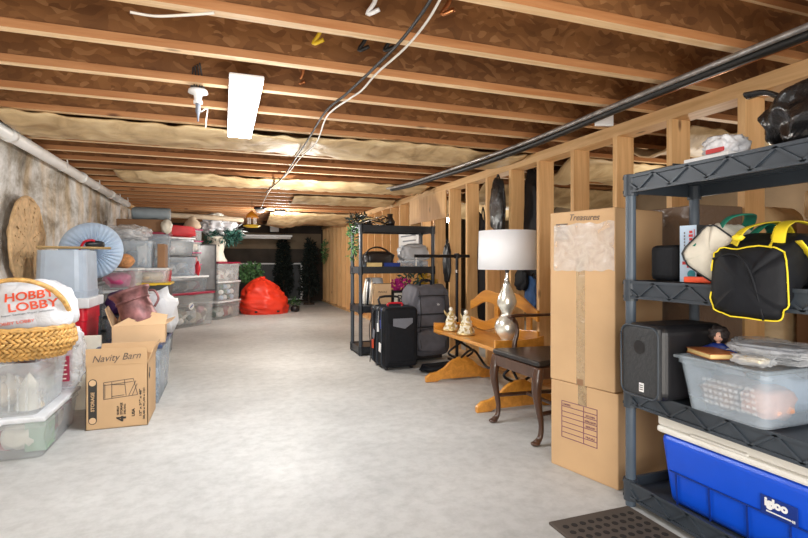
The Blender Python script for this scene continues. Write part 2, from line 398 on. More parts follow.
def text(s, name, mat, parent, loc, rot, width=None, height=None, size=.1, bold=0, shear=0, label=None, fine=False):
    cu = bpy.data.curves.new(name, 'FONT'); cu.body = s; cu.size = size; cu.extrude = .0006; cu.offset = bold; cu.shear = shear
    cu.align_x = 'CENTER'; cu.align_y = 'CENTER'
    o = bpy.data.objects.new(name+'_src', cu); C.objects.link(o)
    bpy.context.view_layer.update()
    me = bpy.data.meshes.new_from_object(o.evaluated_get(bpy.context.evaluated_depsgraph_get()))
    bpy.data.objects.remove(o)
    xs = [v.co.x for v in me.vertices]; ys = [v.co.y for v in me.vertices]
    cx, cy = (max(xs)+min(xs))/2, (max(ys)+min(ys))/2
    sx = width/(max(xs)-min(xs)) if width else 1
    sy = height/(max(ys)-min(ys)) if height else sx
    if not width and height: sx = sy
    for v in me.vertices: v.co.x = (v.co.x-cx)*sx; v.co.y = (v.co.y-cy)*sy
    if fine:
        b = bmesh.new(); b.from_mesh(me); bmesh.ops.triangulate(b, faces=b.faces); bmesh.ops.subdivide_edges(b, edges=[e for e in b.edges if e.calc_length() > .012], cuts=3, use_grid_fill=False); bmesh.ops.triangulate(b, faces=b.faces); b.to_mesh(me); b.free()
    me.materials.clear(); me.materials.append(mat)
    t = bpy.data.objects.new(name, me); C.objects.link(t); t.parent = parent
    t.location = loc; t.rotation_euler = rot
    if label: t['label'] = label
    return t
FY = (PI/2, 0, 0)           # lettering on a face that looks towards -Y
FX = (PI/2, 0, -PI/2)       # lettering on a face that looks towards -X
# ================================================================== the setting
XW = 2.44; XL = -1.45; YB = 13.25; ZJ = 1.95
m = MB(); m.b2(-1.6, 5.1, -3, 13.4, -.1, 0); struct(m.build('floor', M['floor']), 'pale grey poured concrete floor of the long basement', 'floor')
m = MB(); m.b2(-1.6, 5.1, -.2, 13.4, 2.20, 2.24); struct(m.build('ceiling', M['osb']), 'orange-brown board subfloor above the joists', 'ceiling')
def wl(u, v):
    y = -1+u*14.4; z = v*2.2
    return Vector((XL+.03*noise.noise(Vector((y*1.6, z*1.6, 1)))+.01*noise.noise(Vector((y*7, z*7, 3))), y, z))
m = MB(); m.grid(wl, 160, 26); m.b2(-1.62, -1.52, -1, 13.4, 0, 2.2)
struct(m.build('wall_left', M['plaster'], smooth=True, recalc=False), 'rough whitewashed grey and tan parged wall on the left', 'wall')
m = MB(); m.b2(-1.6, 5.1, YB, YB+.1, 0, 2.2); struct(m.build('wall_back', M['brownw']), 'dark brown wall at the far end', 'wall')
m = MB(); m.b2(5.0, 5.1, -.2, 13.3, 0, 2.2); struct(m.build('wall_right', M['tanb']), 'tan wall of the space beyond the stud partition', 'wall')
m = MB(); m.b2(-1.4, 2.42, YB-.03, YB, 1.36, 1.76); struct(m.build('trim_1', M['tanb']), 'tan wallboard band high on the far wall', 'trim')
m = MB(); m.b2(-1.44, -1.37, -.2, 13.2, 1.90, 1.95); struct(m.build('trim_2', M['plate']), 'timber sill plate on top of the left wall', 'trim')
# joists: each an I-joist of its own
def joist_part(mb_f, name, mat, parent): return mb_f.build(name, mat, parent)
first = None
for n in range(-3, 28):
    y = 1.96+.406*n
    if y > 13.2: break
    if first is None:
        j = thing('ceiling_joist', 'orange-brown timber I-joist crossing the ceiling with a pale bottom flange', 'joist', (0, y, ZJ), group='parallel ceiling joists')
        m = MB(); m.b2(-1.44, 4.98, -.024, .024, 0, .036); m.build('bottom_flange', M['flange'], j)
        m = MB(); m.b2(-1.44, 4.98, -.006, .006, .036, .215); m.build('web', M['osb'], j)
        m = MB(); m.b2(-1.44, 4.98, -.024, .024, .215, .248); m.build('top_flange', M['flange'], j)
        first = j
    else:
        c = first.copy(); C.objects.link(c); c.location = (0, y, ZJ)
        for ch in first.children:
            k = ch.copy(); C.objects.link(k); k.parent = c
# right partition: studs with a plate above and below
m = MB(); m.b2(XW, XW+.14, .2, 13.24, ZJ-.078, ZJ-.002); tag(m.build('top_plate', M['plate']), 'long pale timber top plate running over the stud wall', 'plate')
m = MB(); m.b2(XW, XW+.14, .2, 13.24, 0, .038); tag(m.build('bottom_plate', M['plate']), 'timber bottom plate along the foot of the stud wall', 'plate')
s0 = None
for n in range(-2, 28):
    y = 1.81+.433*n
    if y > 13.2: break
    if s0 is None:
        m = MB(); m.b2(-.07, .07, -.019, .019, 0, ZJ-.116)
        s0 = m.build('wall_stud', M['stud']); tag(s0, 'pale pine stud standing upright in the open partition wall', 'stud', 'studs of the partition wall'); s0.location = (XW+.07, y, .038)
    else:
        c = s0.copy(); C.objects.link(c); c.location = (XW+.07, y, .038)
# sheathing boards behind the far studs
m = MB(); m.b2(XW+.145, XW+.16, 6.1, 13.2, 0, 1.86); tag(m.build('sheathing_board', M['ply']), 'brown plywood sheathing behind the farthest studs', 'plywood')
m = MB(); m.b2(XW+.145, XW+.16, 4.05, 4.48, .04, 1.30); tag(m.build('plywood_sheet', M['ply']), 'short plywood sheet behind the studs beside the lamp shade', 'plywood')
m = MB(); m.b2(XW-.012, XW, 5.35, 6.55, 1.55, 1.87); tag(m.build('header_board', M['stud']), 'wide pine board nailed across the studs above the black shelving unit', 'board')
# insulation batts sagging under the joists
def batt(name, label, x0, x1, y0, y1, z, sag, seed, grp=None, edge=.12, mat='kraft'):
    def f(u, v):
        x = x0+(x1-x0)*u; y = y0+(y1-y0)*v
        e = edge*noise.noise(Vector((x*1.1, seed, 0)))*(1 if v < .5 else -1) if v in (0, 1) else 0
        s = math.sin(PI*min(1, max(0, v)))
        zz = z-sag*s*(1+.7*noise.noise(Vector((x*1.3, seed, 2))))-.022*abs(noise.noise(Vector((x*5, y*6, seed))))
        zz += .014*noise.noise(Vector((x*9, y*12, seed)))
        return Vector((x, y+e, zz))
    m = MB(); m.grid(f, 110, 14)
    return tag(m.build(name, M[mat], smooth=True, solid=.012), label, 'insulation', grp)
batt('insulation_batt', 'long kraft-faced insulation batt stapled under the joists just past the lit panel', -1.27, 2.40, 3.60, 4.22, ZJ-.012, .035, 1)
batt('insulation_batt', 'second wide sagging kraft-faced insulation batt deeper in the ceiling', -1.0, 2.3, 5.55, 6.30, ZJ-.012, .04, 5)
batt('insulation_batt', 'short sagging insulation batt above the black shelving unit', .9, 2.35, 6.9, 7.6, ZJ-.012, .06, 9)
batt('insulation_batt', 'loose kraft batt hanging lowest near the far wall by the bright bulb', .8, 2.40, 9.4, 11.6, ZJ-.012, .14, 13)
for i, (y0, y1, x0) in enumerate([(2.5, 3.1, 2.9), (3.6, 4.4, 2.8), (5.1, 6.0, 2.8), (6.6, 7.6, 2.9)]):
    batt('insulation_batt', ['nearest kraft batt seen beyond the stud wall over the tall carton', 'drooping kraft batt beyond the studs behind the lamp', 'kraft batt deep in the space beyond the studs', 'farthest kraft batt in the space beyond the stud wall'][i], x0, 4.9, y0, y1, ZJ-.012, .10+.04*i, 20+i)
# pvc drain pipe on the left wall
p = thing('drain_pipe', 'white plastic drain pipe sloping along the top of the left wall', 'pipe', (-1.345, 0, 1.895))
m = MB(); m.cyl((0, 1.5, 0), (0, 8.5, 0), .043, n=24); m.build('pipe', M['pvc'], p, smooth=True)
for y in (4.05, 5.9, 7.3): 
    m = MB(); m.cyl((0, y-.04, 0), (0, y+.04, 0), .052, n=24); m.build('coupling', M['pvc'], p, smooth=True)
for y in (3.72, 5.25, 6.5, 7.7, 8.3):
    m = MB(); m.box((.035, y, .06), (.004, .03, .16), rot=(0, -.15, 0)); m.cyl((0, y-.015, 0), (0, y+.015, 0), .047, n=20); m.build('hanger_strap', M['pvc'], p)
m = MB(); m.tube([(-1.3, 9.6, 1.86), (-.2, 9.7, 1.83), (.35, 9.75, 1.80)], .045, 14)
tag(m.build('waste_pipe', M['beige'], smooth=True), 'cream waste pipe crossing above the farthest stacked totes', 'pipe')
# lit panel light
f = thing('panel_light', 'bright white rectangular ceiling light hanging below the joists', 'light', (.103, 3.00, 1.903))
m = MB(); m.b2(-.078, .078, -.57, .57, -.008, .008); m.build('housing', M['white'], f, bevel=.006)
for s in (-1, 1): m = MB(); m.cyl((0, s*.45, .006), (0, s*.45, .05), .006, n=6); m.build('hanging_hook', M['iron'], f)
m = MB(); m.b2(-.073, .073, -.565, .565, -.026, -.009); m.build('diffuser', M['lamp'], f, bevel=.004)
# porcelain lamp holder with plug and cables
a = atZ(198, 93, 1.90)
f = LH = thing('lamp_holder', 'white round lamp holder with an adapter plug hanging beside the lit panel', 'light fitting', tuple(a))
m = MB(); m.lathe([(0.02, .022), (.062, .02), (.066, 0), (.03, -.012), (.024, -.05), (.03, -.055), (.03, -.075), (0, -.075)], n=28); m.build('holder', M['white'], f, smooth=True)
m = MB(); m.lathe([(0, -.075), (.017, -.076), (.017, -.13), (.008, -.15), (.006, -.20), (0, -.20)], n=16); m.build('adapter', M['greyp'], f, smooth=True)
for k in range(4):
    m = MB(); m.tube([(.01*k-.02, .02*k, .02), (.02*k-.03, .05, .08), (.03*k-.05, .10+.02*k, .05), (.015*k-.03, -.02-.03*k, .17)], .006, 6); m.build('cable', M['cable'], f, smooth=True)
m = MB(); m.tube([(.02, 0, -.13), (.06, .02, -.10), (.055, 0, -.17), (.05, 0, -.24)], .004, 6); m.build('pull_cord', M['cablew'], f, smooth=True)
LH.scale = (.72,.72,.72)
# loose wires along the ceiling
def wire(name, pts, r, mat, label, z=1.885, sm=5):
    m = MB(); m.tube([atZ(x, y, z) for x, y in pts], r, 6, sm); return tag(m.build(name, M[mat], smooth=True), label, 'cable')
wire('electric_cable', [(446,-12),(428,20),(405,48),(377,73),(362,90),(349,99),(333,110),(325,120),(316,143),(300,158),(288,173),(270,190),(261,208)], .005, 'cablew', 'white electric cable strung diagonally under the joists')
wire('electric_cable', [(438,-12),(420,16),(398,44),(370,72),(357,84),(344,96),(331,106),(321,118),(309,138),(296,158),(282,178),(266,192)], .0065, 'cable', 'black electric cable running beside the white one under the joists', 1.875)
wire('electric_cable', [(130,12),(155,16),(185,15),(214,13)], .005, 'cablew', 'short loop of cream cable between the two nearest joists', 1.94)
for i, (x, y, c) in enumerate([(366,44,'cable'),(376,6,'copper'),(452,6,'copper'),(392,44,'copper'),(320,37,'copper'),(302,80,'copper')]):
    a = atZ(x, y, 2.02)
    m = MB(); m.tube([a+Vector((0,0,.16)), a+Vector((.01,.03,.05)), a+Vector((-.02,.05,-.01)), a+Vector((.02,.02,.0))], .009, 7)
    tag(m.build('capped_wire', M[['cable','white','copper','cable','yellow','copper'][i]], smooth=True), ['black capped stub poking through the web left of the cables','white stub at the top edge left of the cables','copper stub at the top edge right of the cables','black stub under the second joist beside the cables','yellow capped stub hanging between the front joists','copper stub left of the diagonal cables'][i], 'wire stub')
# bundle of lines along the right
xs = 2.03
def line(name, dx, dz, r, mat, label, wob=0):
    pts = [(xs+dx, .9, 1.885+dz), (xs+dx+wob, 2.0, 1.885+dz), (xs+.03+dx, 3.0, 1.875+dz), (xs-.02+dx-wob, 3.8, 1.86+dz), (xs-.06+dx, 4.6, 1.87+dz), (xs-.12+dx, 5.2, 1.87+dz), (xs-.20+dx, 5.55, 1.875+dz)]
    m = MB(); m.tube(pts, r, 10, 6); tag(m.build(name, M[mat], smooth=True), label, 'pipe')
line('insulated_pipe', 0, .0, .020, 'cable', 'black insulated pipe running along under the joists on the right')
line('wrapped_pipe', -.05, .012, .013, 'foil', 'silver-wrapped line beside the black insulated pipe', .02)
line('conduit', .045, .005, .012, 'shelfk', 'thin dark conduit on the stud wall side of the pipe bundle', -.01)
m = MB(); m.cyl((xs+.10, .9, 1.91), (xs+.10, 2.35, 1.91), .011, n=12); tag(m.build('copper_pipe', M['copper'], smooth=True), 'short bright copper pipe at the upper right', 'pipe')
a = atZ(604, 119, 1.90)
m = MB(); m.box(a, (.11, .02, .085), rot=(0, 0, -.3)); tag(m.build('junction_cover', M['white'], bevel=.004), 'small white cover plate hanging behind the pipe bundle', 'plate')
# far end: framed slate board, plants, hanging things
t = thing('game_table_top', 'dark folded game table top with white edge lines leaning on the far wall', 'board', (1.08, 13.12, 0))
m = MB(); m.b2(-.88, .85, -.02, .02, .06, 1.0); m.build('panel', M['dgrey'], t)
m = MB(); m.b2(-.88, .85, -.03, -.02, .965, 1.0); m.b2(.79, .85, -.03, -.02, .06, .966); m.b2(-.88, .79, -.03, -.02, .06, .09); m.build('white_border', M['white'], t)
m = MB(); m.b2(-.7, -.6, -.02, .02, 0, .06); m.build('foot', M['black'], t)
m = MB(); m.b2(.6, .7, -.02, .02, 0, .06); m.build('foot', M['black'], t)
def tree(px, Y, h, w, label, seed):
    random.seed(seed); x, d = atY(px, Y)
    t = thing('artificial_tree', label, 'tree', (x, Y, 0))
    m = MB(); m.cyl((0,0,0), (0,0,h*.8), .025, .01, 8); m.cyl((0,0,0), (0,0,.05), .14, .12, 16); m.build('trunk', M['tree'], t)
    m = MB()
    for k in range(7): m.leaves((random.uniform(-.12,.12)*w, 0, h*(.25+.1*k)), (w*(1.15-.1*k), .28, h*.28), 210, .11, .02)
    m.leaves((0, 0, h*.9), (w*.3, .2, h*.25), 120, .09, .014)
    m.build('foliage', M['leafd'], t, recalc=False)
tree(284, 12.8, 1.66, .40, 'tall dark artificial tree left of the pair at the far wall', 3)
tree(309, 12.25, 1.56, .42, 'bushier dark artificial tree in the far right corner', 4)
x, d = atY(322, 10.6)
m = MB(); m.leaves((2.38, 12.5, 1.28), (.08, .3, .6), 170, .09, .013); tag(m.build('hanging_garland', M['leafp'], recalc=False), 'green garland hanging on the studs in the far right corner', 'garland')
x0, _ = atY(240, 11.95); x1, _ = atY(292, 11.95)
t = thing('tube_light', 'long unlit white tube light hung near the far wall', 'light', ((x0+x1)/2, 11.95, 1.60))
w = (x1-x0)/2
m = MB(); m.b2(-w, w, -.07, .07, 0, .05); m.build('housing', M['white'], t, bevel=.01)
m = MB(); m.cyl((-w+.03, 0, -.02), (w-.03, 0, -.02), .022, n=14); m.build('tube', M['pvc'], t, smooth=True)
for s in (-1, 1): m = MB(); m.cyl((s*w*.8, 0, .05), (s*w*.8, 0, .32), .006, n=6); m.build('hanging_rod', M['iron'], t)
x0, _ = atY(276, 11.9); m = MB(); m.b2(x0-.1, x0+.1, 12.25, 12.35, 1.74, 1.92); m.cyl((x0, 12.3, 1.9), (x0, 12.3, 1.96), .02); tag(m.build('control_box', M['white'], bevel=.01), 'small white electrical box above the tube light', 'box')
# yellow and white hanging trap
x0, _ = atY(252, 8.0)
t = thing('bug_trap', 'yellow and white hanging lantern-shaped trap with an orange top', 'trap', (x0, 8.0, 1.56))
m = MB(); m.lathe([(.0, .0), (.085, .0), (.13, .018), (.13, .03), (.07, .045), (0, .045)]); m.build('tray', M['yellow'], t, smooth=True)
for k in range(6):
    a = k*PI/3; m = MB(); m.cyl((.055*math.cos(a), .055*math.sin(a), .04), (.055*math.cos(a), .055*math.sin(a), .15), .012, n=8); m.build('bar', M['white'], t)
m = MB(); m.lathe([(0, .145), (.10, .145), (.08, .185), (.05, .22), (.02, .245), (0, .25)]); m.build('cap', M['orange'], t, smooth=True)
m = MB(); m.cyl((0,0,.24), (0,0,.40), .004, n=6); m.build('cord', M['cable'], t)
# far bulb
x0, _ = atY(280, 9.0)
t = thing('utility_light', 'glaring square utility light near the far end of the ceiling', 'light', (x0, 9.0, 1.93))
m = MB(); m.b2(-.09, .09, -.07, .07, -.03, .02); m.build('housing', M['shelfk'], t, bevel=.008)
m = MB(); m.b2(-.085, .085, -.065, .065, -.065, -.03); m.build('lens', M['bulb'], t, bevel=.02)
x0, _ = atY(260, 8.8)
t = thing('keyless_fixture', 'unlit dark and white lamp base left of the glaring utility light', 'light fitting', (x0, 8.8, 1.93))
m = MB(); m.lathe([(0, .02), (.10, .02), (.10, -.015), (0, -.015)]); m.build('plate', M['shelfk'], t, smooth=True)
m = MB(); m.lathe([(0, -.015), (.085, -.015), (.05, -.07), (0, -.07)]); m.build('socket', M['white'], t, smooth=True)
yb = atX(449, 2.75)[0]; zb = zat(220, atX(449, 2.75)[1])
t = thing('bare_bulb', 'small lit bare bulb glinting between the studs', 'bulb', (2.75, yb, zb))
m = MB(); m.blob((0,0,0), (.055,.055,.07), sub=3); m.build('glass_globe', M['bulb'], t, smooth=True)
m = MB(); m.cyl((0,0,.03), (0,0,.08), .016, n=12); m.cyl((0,0,.08), (0,0,1.93-zb), .005, n=6); m.build('cord', M['cable'], t, smooth=True)
# ================================================================== storage totes and the left side
def tote(label, w, d, h, loc, rotz=0, body='clear', lid=None, group=None, taper=.88, lidh=.03, ribs=0, handle=True, name='storage_tote', cat='tote', upside=False, over=.012, wall=.004, rcorner=.03):
    """Open-topped tapered box with a rolled rim, optional lid, ribs and handles. loc = centre of the footprint."""
    t = thing(name, label, cat, loc, rotz, group)
    hb = h-(lidh if lid else 0)
    m = MB(); bm = m.bm
    def ring(k, z, rr=.03, n=4):
        a, b = w/2*k, d/2*k; r = rcorner; out = []
        for cx, cy, a0 in ((a-r, b-r, 0), (-a+r, b-r, 90), (-a+r, -b+r, 180), (a-r, -b+r, 270)):
            for i in range(n+1):
                an = R(a0+90*i/n); out.append(bm.verts.new((cx+r*math.cos(an), cy+r*math.sin(an), z)))
        return out
    def bridge(a, b):
        n = len(a)
        for i in range(n): bm.faces.new((a[i], a[(i+1) % n], b[(i+1) % n], b[i]))
    zf = (lambda z: h-z) if upside else (lambda z: z)
    k1 = taper+(1-taper)*.86
    rs = [ring(taper, zf(0)), ring(taper+(1-taper)*.5, zf(hb*.5)), ring(k1, zf(hb*.86)), ring(k1+.035, zf(hb*.865)), ring(1, zf(hb)), ring(k1-.01, zf(hb)), ring(k1-.012, zf(hb*.86)), ring(taper-.015, zf(.006))]
    for a, b in zip(rs, rs[1:]): bridge(a, b)
    bm.faces.new(rs[0][::-1]); bm.faces.new(rs[-1])
    if ribs:
        for s in (-1, 1):
            for i in range(ribs):
                x = (-.5+(i+.5)/ribs)*w*taper*.9
                m.box((x, s*d/2*(taper+.03), zf(hb*.42)), (w*.018, .008, hb*.72))
        nr = max(2, int(ribs*d/w))
        for s in (-1, 1):
            for i in range(nr):
                y = (-.5+(i+.5)/nr)*d*taper*.9
                m.box((s*w/2*(taper+.03), y, zf(hb*.42)), (.008, d*.018, hb*.72))
    m.build('tub', M[body], t)
    if lid:
        m = MB(); z0, z1 = (0, lidh) if upside else (hb+.001, h)
        m.box((0, 0, (z0+z1)/2), (w+over*2, d+over*2, z1-z0))
        L_ = m.build('lid', M[lid], t, bevel=.008)
        for s in (-1, 1) if handle else ():
            m2 = MB(); m2.box((0, s*(d/2+over), (z0+z1)/2-.004), (w*.22, .014, lidh*.9)); m2.build('latch', M[lid], L_, bevel=.003)
    return t
def goods(label, c, size, mat, seed, e=.8, cat='bundle', name='packed_bundle', group=None, rz=0, amp=.35):
    m = MB(); m.blob((0, 0, 0), size, e, amp, 2.2, .06, seed, 3)
    o = m.build(name, M[mat], smooth=True); o.location = c; o.rotation_euler = (0, 0, rz)
    return tag(o, label, cat, group)
def carton(name, label, w, d, h, loc, rotz=0, mat='card', seam=True, openflaps=False, group=None, tape=True):
    t = thing(name, label, 'box', loc, rotz, group)
    m = MB()
    if openflaps:
        k = .004
        m.b2(-w/2, w/2, -d/2, d/2, 0, k)
        m.b2(-w/2, w/2, -d/2, -d/2+k, 0, h); m.b2(-w/2, w/2, d/2-k, d/2, 0, h)
        m.b2(-w/2, -w/2+k, -d/2, d/2, 0, h); m.b2(w/2-k, w/2, -d/2, d/2, 0, h)
        m.build('carton_body', M[mat], t)
    else:
        m.b2(-w/2, w/2, -d/2, d/2, 0, h); m.build('carton_body', M[mat], t, bevel=.006)
        if tape:
            m = MB(); m.b2(-w/2-.001, w/2+.001, -.028, .028, h-.0, h+.0015); m.b2(-w/2-.0015, -w/2, -.028, .028, h-.08, h); m.build('tape', M['tape'], t)
    return t
def flap(t, poly, mat='card'):
    m = MB(); v = [m.bm.verts.new(p) for p in poly]; m.bm.faces.new(v); return m.build('flap', M[mat], t, solid=.005)

# --- nearest pair of clear bins with the basket on top
tote('long low clear bin with a white lid, lowest at the left front corner', .46, .69, .225, (-1.13, 3.52, 0), body='clearw', lid='lidw', lidh=.028, taper=.93)
goods('white ceramic mug pile inside the low clear bin', (-1.05, 3.33, .09), (.16, .14, .14), 'ivory', 2, cat='china', name='packed_china')
m = MB(); m.b2(-.05, .05, -.08, .08, 0, .16); o = m.build('printed_box', M['greencard'], bevel=.004); o.location = (-.965, 3.35, .012); tag(o, 'pale green printed box standing inside the low clear bin', 'box')
goods('red fabric lining the floor of the low clear bin', (-1.2, 3.45, .045), (.22, .36, .07), 'redcloth', 3)
tote('deep ribbed clear bin under the wicker basket', .44, .54, .285, (-1.14, 3.45, .226), body='clearw', lid=None, ribs=9, taper=.88)
t = thing('tree_figurine', 'white ceramic tree figurine inside the ribbed clear bin', 'figurine', (-1.0, 3.30, .24))
m = MB(); m.lathe([(.05, 0), (.07, .01), (.052, .06), (.062, .062), (.036, .12), (.046, .122), (.02, .17), (0, .20)], n=20); m.build('tier', M['ivory'], t, smooth=True)
goods('pale brown bundle inside the ribbed clear bin', (-1.19, 3.42, .32), (.22, .2, .16), 'beige', 5)
goods('pink and grey wrapped bundle inside the ribbed clear bin', (-1.1, 3.55, .40), (.26, .16, .10), 'metalrose', 6)
# wicker basket
t = thing('wicker_basket', 'golden woven wicker basket with a hoop handle on the ribbed clear bin', 'basket', (-1.075, 3.40, .515), R(4))
def bask(u, z):                        # outer surface of the bowl
    prof = [(0, .80), (.25, .97), (.5, 1.06), (.8, 1.03), (1, .98)]
    for (a, ka), (b, kb) in zip(prof, prof[1:]):
        if a <= z <= b: k = ka+(kb-ka)*(z-a)/(b-a); break
    return Vector((.255*k*math.cos(u), .20*k*math.sin(u), z*.17))
m = MB(); m.lathe([(.0, .004), (.78, .004), (.93, .043), (1.02, .085), (1.0, .136), (.96, .165), (.90, .165), (.95, .12), (.9, .05), (.74, .012), (0, .012)], n=48, sx=.255, sy=.20); m.build('basket_bowl', M['wickd'], t, smooth=True)
m = MB(); rows, cols = 7, 54
for r_ in range(rows):
    for c_ in range(cols):
        u = 2*PI*(c_+.5*(r_ % 2))/cols; z = (r_+.5)/rows
        p = bask(u, z); q = bask(u+.05, z); n_ = Vector((p.x/.09, p.y/.04, 0)).normalized(); tx = (q-p).normalized(); up = Vector((0,0,1))
        s = 1 if r_ % 2 else -1
        a = tx*math.cos(.62*s)+up*math.sin(.62*s); b = n_.cross(a)
        mt = Matrix((( a.x, b.x, n_.x, p.x), (a.y, b.y, n_.y, p.y), (a.z, b.z, n_.z, p.z), (0,0,0,1)))
        m.blob((0,0,.001), (.052, .020, .015), .8, sub=1, mtx=mt)
m.build('woven_strands', M['wick'], t, smooth=True)
m = MB()
for rr in (0, 1):
    pts = [(.255*(.99+.0*rr)*math.cos(2*PI*k/40), .20*.99*math.sin(2*PI*k/40), .165+.006*math.sin(k*PI/2+rr*PI)) for k in range(41)]
    m.tube(pts, .010, 7, 2)
m.build('rim', M['wick'], t, smooth=True)
m = MB()
for rr in range(2):
    m.tube([(.245*math.cos(PI*k/18)+.02*math.sin(PI*k/18), .012*(rr-.5)*2+.004*math.sin(k*1.3+rr*PI)-.175*math.sin(PI*k/18), .15+.285*math.sin(PI*k/18)**.8) for k in range(19)], .012, 8, 3)
m.build('handle', M['wick'], t, smooth=True)
# carrier bag in the basket
t = thing('carrier_bag', 'white plastic carrier bag with orange-red HOBBY LOBBY lettering in the wicker basket', 'bag', (-1.05, 3.40, .60), R(3))
m = MB(); m.blob((.02, .02, .13), (.44, .26, .42), .75, .13, 2.4, .05, 4, 5)
for v in m.bm.verts:
    if v.co.z < .10:
        k = max(.74, 1-(.10-v.co.z)*2.4); v.co.x = v.co.x*k-.5*(1-k)*.3; v.co.y *= k
    if v.co.z < -.07: v.co.z = -.07
from mathutils.bvhtree import BVHTree
bagtree = BVHTree.FromBMesh(m.bm)
m.build('bag_body', M['filmw'], t, smooth=True)
def drape(o):
    mw = o.matrix_basis.copy(); mt_ = Matrix.Translation(o.location) @ o.rotation_euler.to_matrix().to_4x4()
    for v in o.data.vertices:
        p = mt_ @ v.co; back = v.co.z < 0
        h = bagtree.ray_cast(Vector((p.x, -1, p.z)), Vector((0, 1, 0)))[0]
        v.co = Vector((p.x, (h.y if h else -.1)-(.002 if back else .0045), p.z))
    o.location = (0, 0, 0); o.rotation_euler = (0, 0, 0)
for (s, w_, z, x, mt, hh) in (('HOBBY', .225, .262, .045, 'orangep', .046), ('LOBBY', .225, .208, .065, 'orangep', .046)):
    # wrap the lettering on to the bulging film by bending each letter's mesh
    o = text(s, 'lettering', M[mt], t, (x, 0, z), (PI/2, R(-7), 0), w_, hh, bold=.002, fine=True)
    drape(o)
drape(text('Super Savings, Super Selection', 'slogan', M['greyp'], t, (.04, 0, .165), (PI/2, R(-7), 0), .24, .011, fine=True))
drape(text('HOBBY LOBBY', 'faded_lettering', M['orangep'], t, (-.02, 0, .115), (PI/2, R(-7), 0), .18, .016, fine=True))
# filmy bag with a dark carton
t = thing('clear_shopping_bag', 'cloudy plastic shopping bag holding a dark label, behind the ribbed clear bin', 'bag', (-.99, 3.82, .227))
m = MB(); m.blob((0, 0, .20), (.26, .16, .40), .65, .12, 2.4, .09, 8, 5, floor=0); m.build('bag_film', M['film'], t, smooth=True)
m = MB(); m.b2(-.02, .07, -.09, -.055, .06, .22); m.build('dark_label', M['burg'], t, bevel=.003)
for k in range(4): text('WREATH', 'label_print', M['ivory'], t, (.025+.001*k, -.0915, .09+.033*k), FY, .06, .012) if False else None
m = MB()
for k in range(5): m.b2(-.01, .055+.005*(k % 2), -.092, -.0905, .075+.028*k, .083+.028*k)
m.build('label_print', M['ivory'], t)['kind'] = 'stuff'
goods('white tissue crumpled in the mouth of the cloudy bag', (-.96, 3.78, .56), (.20, .10, .14), 'filmw', 11, cat='tissue', name='tissue_paper', amp=.5)
# Nativity barn carton
bx0, bx1, by = -.80, -.455, 3.60
t = carton('shelf_carton', 'tan carton handwritten Navity Barn with its top flaps raised, standing on the floor', bx1-bx0, .40, .40, ((bx0+bx1)/2, by+.20, 0), openflaps=True)
w = (bx1-bx0)/2
flap(t, [(-w, -.20, .40), (w, -.20, .40), (w-.005, -.206, .50), (-w+.002, -.206, .505)])
flap(t, [(w, -.20, .40), (w, .20, .40), (w+.03, .19, .49), (w+.03, -.16, .49)])
flap(t, [(-w, .20, .40), (w, .20, .40), (w, .25, .47), (-w, .25, .47)])
m = MB(); m.box((0, 0, .34), (2*w-.03, .36, .02)); m.build('packing_paper', M['card2'], t)
text('Navity Barn', 'handwriting', M['pencil'], t, (.0, -.2085, .440), (PI/2, R(-3), 0), .27, .055, shear=.35)
# outline drawing of a table, oval badge, sizes
m = MB()
def bar2(m, x0, z0, x1, z1, y, th=.004):
    a, b = Vector((x0, y, z0)), Vector((x1, y, z1)); d = b-a; n_ = Vector((-d.z, 0, d.x)).normalized()*th/2
    vs = [m.bm.verts.new(q) for q in (a-n_, b-n_, b+n_, a+n_)]; m.bm.faces.new(vs)
for a in [(-.075,.185,-.075,.29),(-.075,.29,.09,.305),(.09,.305,.115,.20),(.115,.20,-.075,.185),(-.075,.272,.088,.286),(-.03,.19,-.03,.29),(.05,.20,.04,.30),(.065,.20,.105,.29),(.085,.20,.112,.27),(-.03,.275,.04,.27),(-.03,.20,.04,.205),(-.068,.19,-.068,.28)]: bar2(m, *a, -.2015)
m.build('table_drawing', M['pencil'], t)
m = MB(); pl = []
for k in range(24):
    a = 2*PI*k/24; pl.append((-.135+.024*math.cos(a), (.06 if math.sin(a) < 0 else .29)+.026*math.sin(a)))
m.prism(pl, .001, Matrix.Translation((0, -.2015, 0))); badge = m.build('oval_badge', M['ink'], t)
text('STORAGE', 'badge_lettering', M['card'], badge, (-.135, -.2025, .175), (PI/2, R(-90), 0), .12, .020, bold=.003)
for zz in (.292, .058):
    m = MB(); m.cyl((-.135, -.2035, zz), (-.135, -.2015, zz), .019, n=20); m.build('badge_roundel', M['card2'], badge)
text('4', 'shelf_number', M['ink'], t, (.022, -.2015, .055), (PI/2, R(-90), 0), .034, .055, bold=.006)
text('SHELF', 'shelf_lettering', M['ink'], t, (.004, -.2015, .11), (PI/2, R(-90), 0), .055, .013, bold=.003)
text('STORAGE', 'shelf_lettering', M['ink'], t, (.023, -.2015, .12), (PI/2, R(-90), 0), .075, .014, bold=.003)
text('SHELVING', 'shelf_lettering', M['ink'], t, (.042, -.2015, .115), (PI/2, R(-90), 0), .065, .012, bold=.002)
text('USA', 'origin_lettering', M['ink'], t, (.090, -.2015, .09), (PI/2, R(-90), 0), .05, .018, bold=.004)
text('12" x 36" x 48"', 'size_lettering', M['ink'], t, (.130, -.2015, .15), (PI/2, R(-90), 0), .17, .014, bold=.004)
text('30,48 x 91,44 x 121', 'size_lettering', M['ink'], t, (.152, -.2015, .14), (PI/2, R(-90), 0), .20, .014, bold=.004)
text('54', 'side_lettering', M['ink'], t, (w+.0015, -.12, .32), (PI/2, R(-60), PI/2), .07, .05, bold=.004)
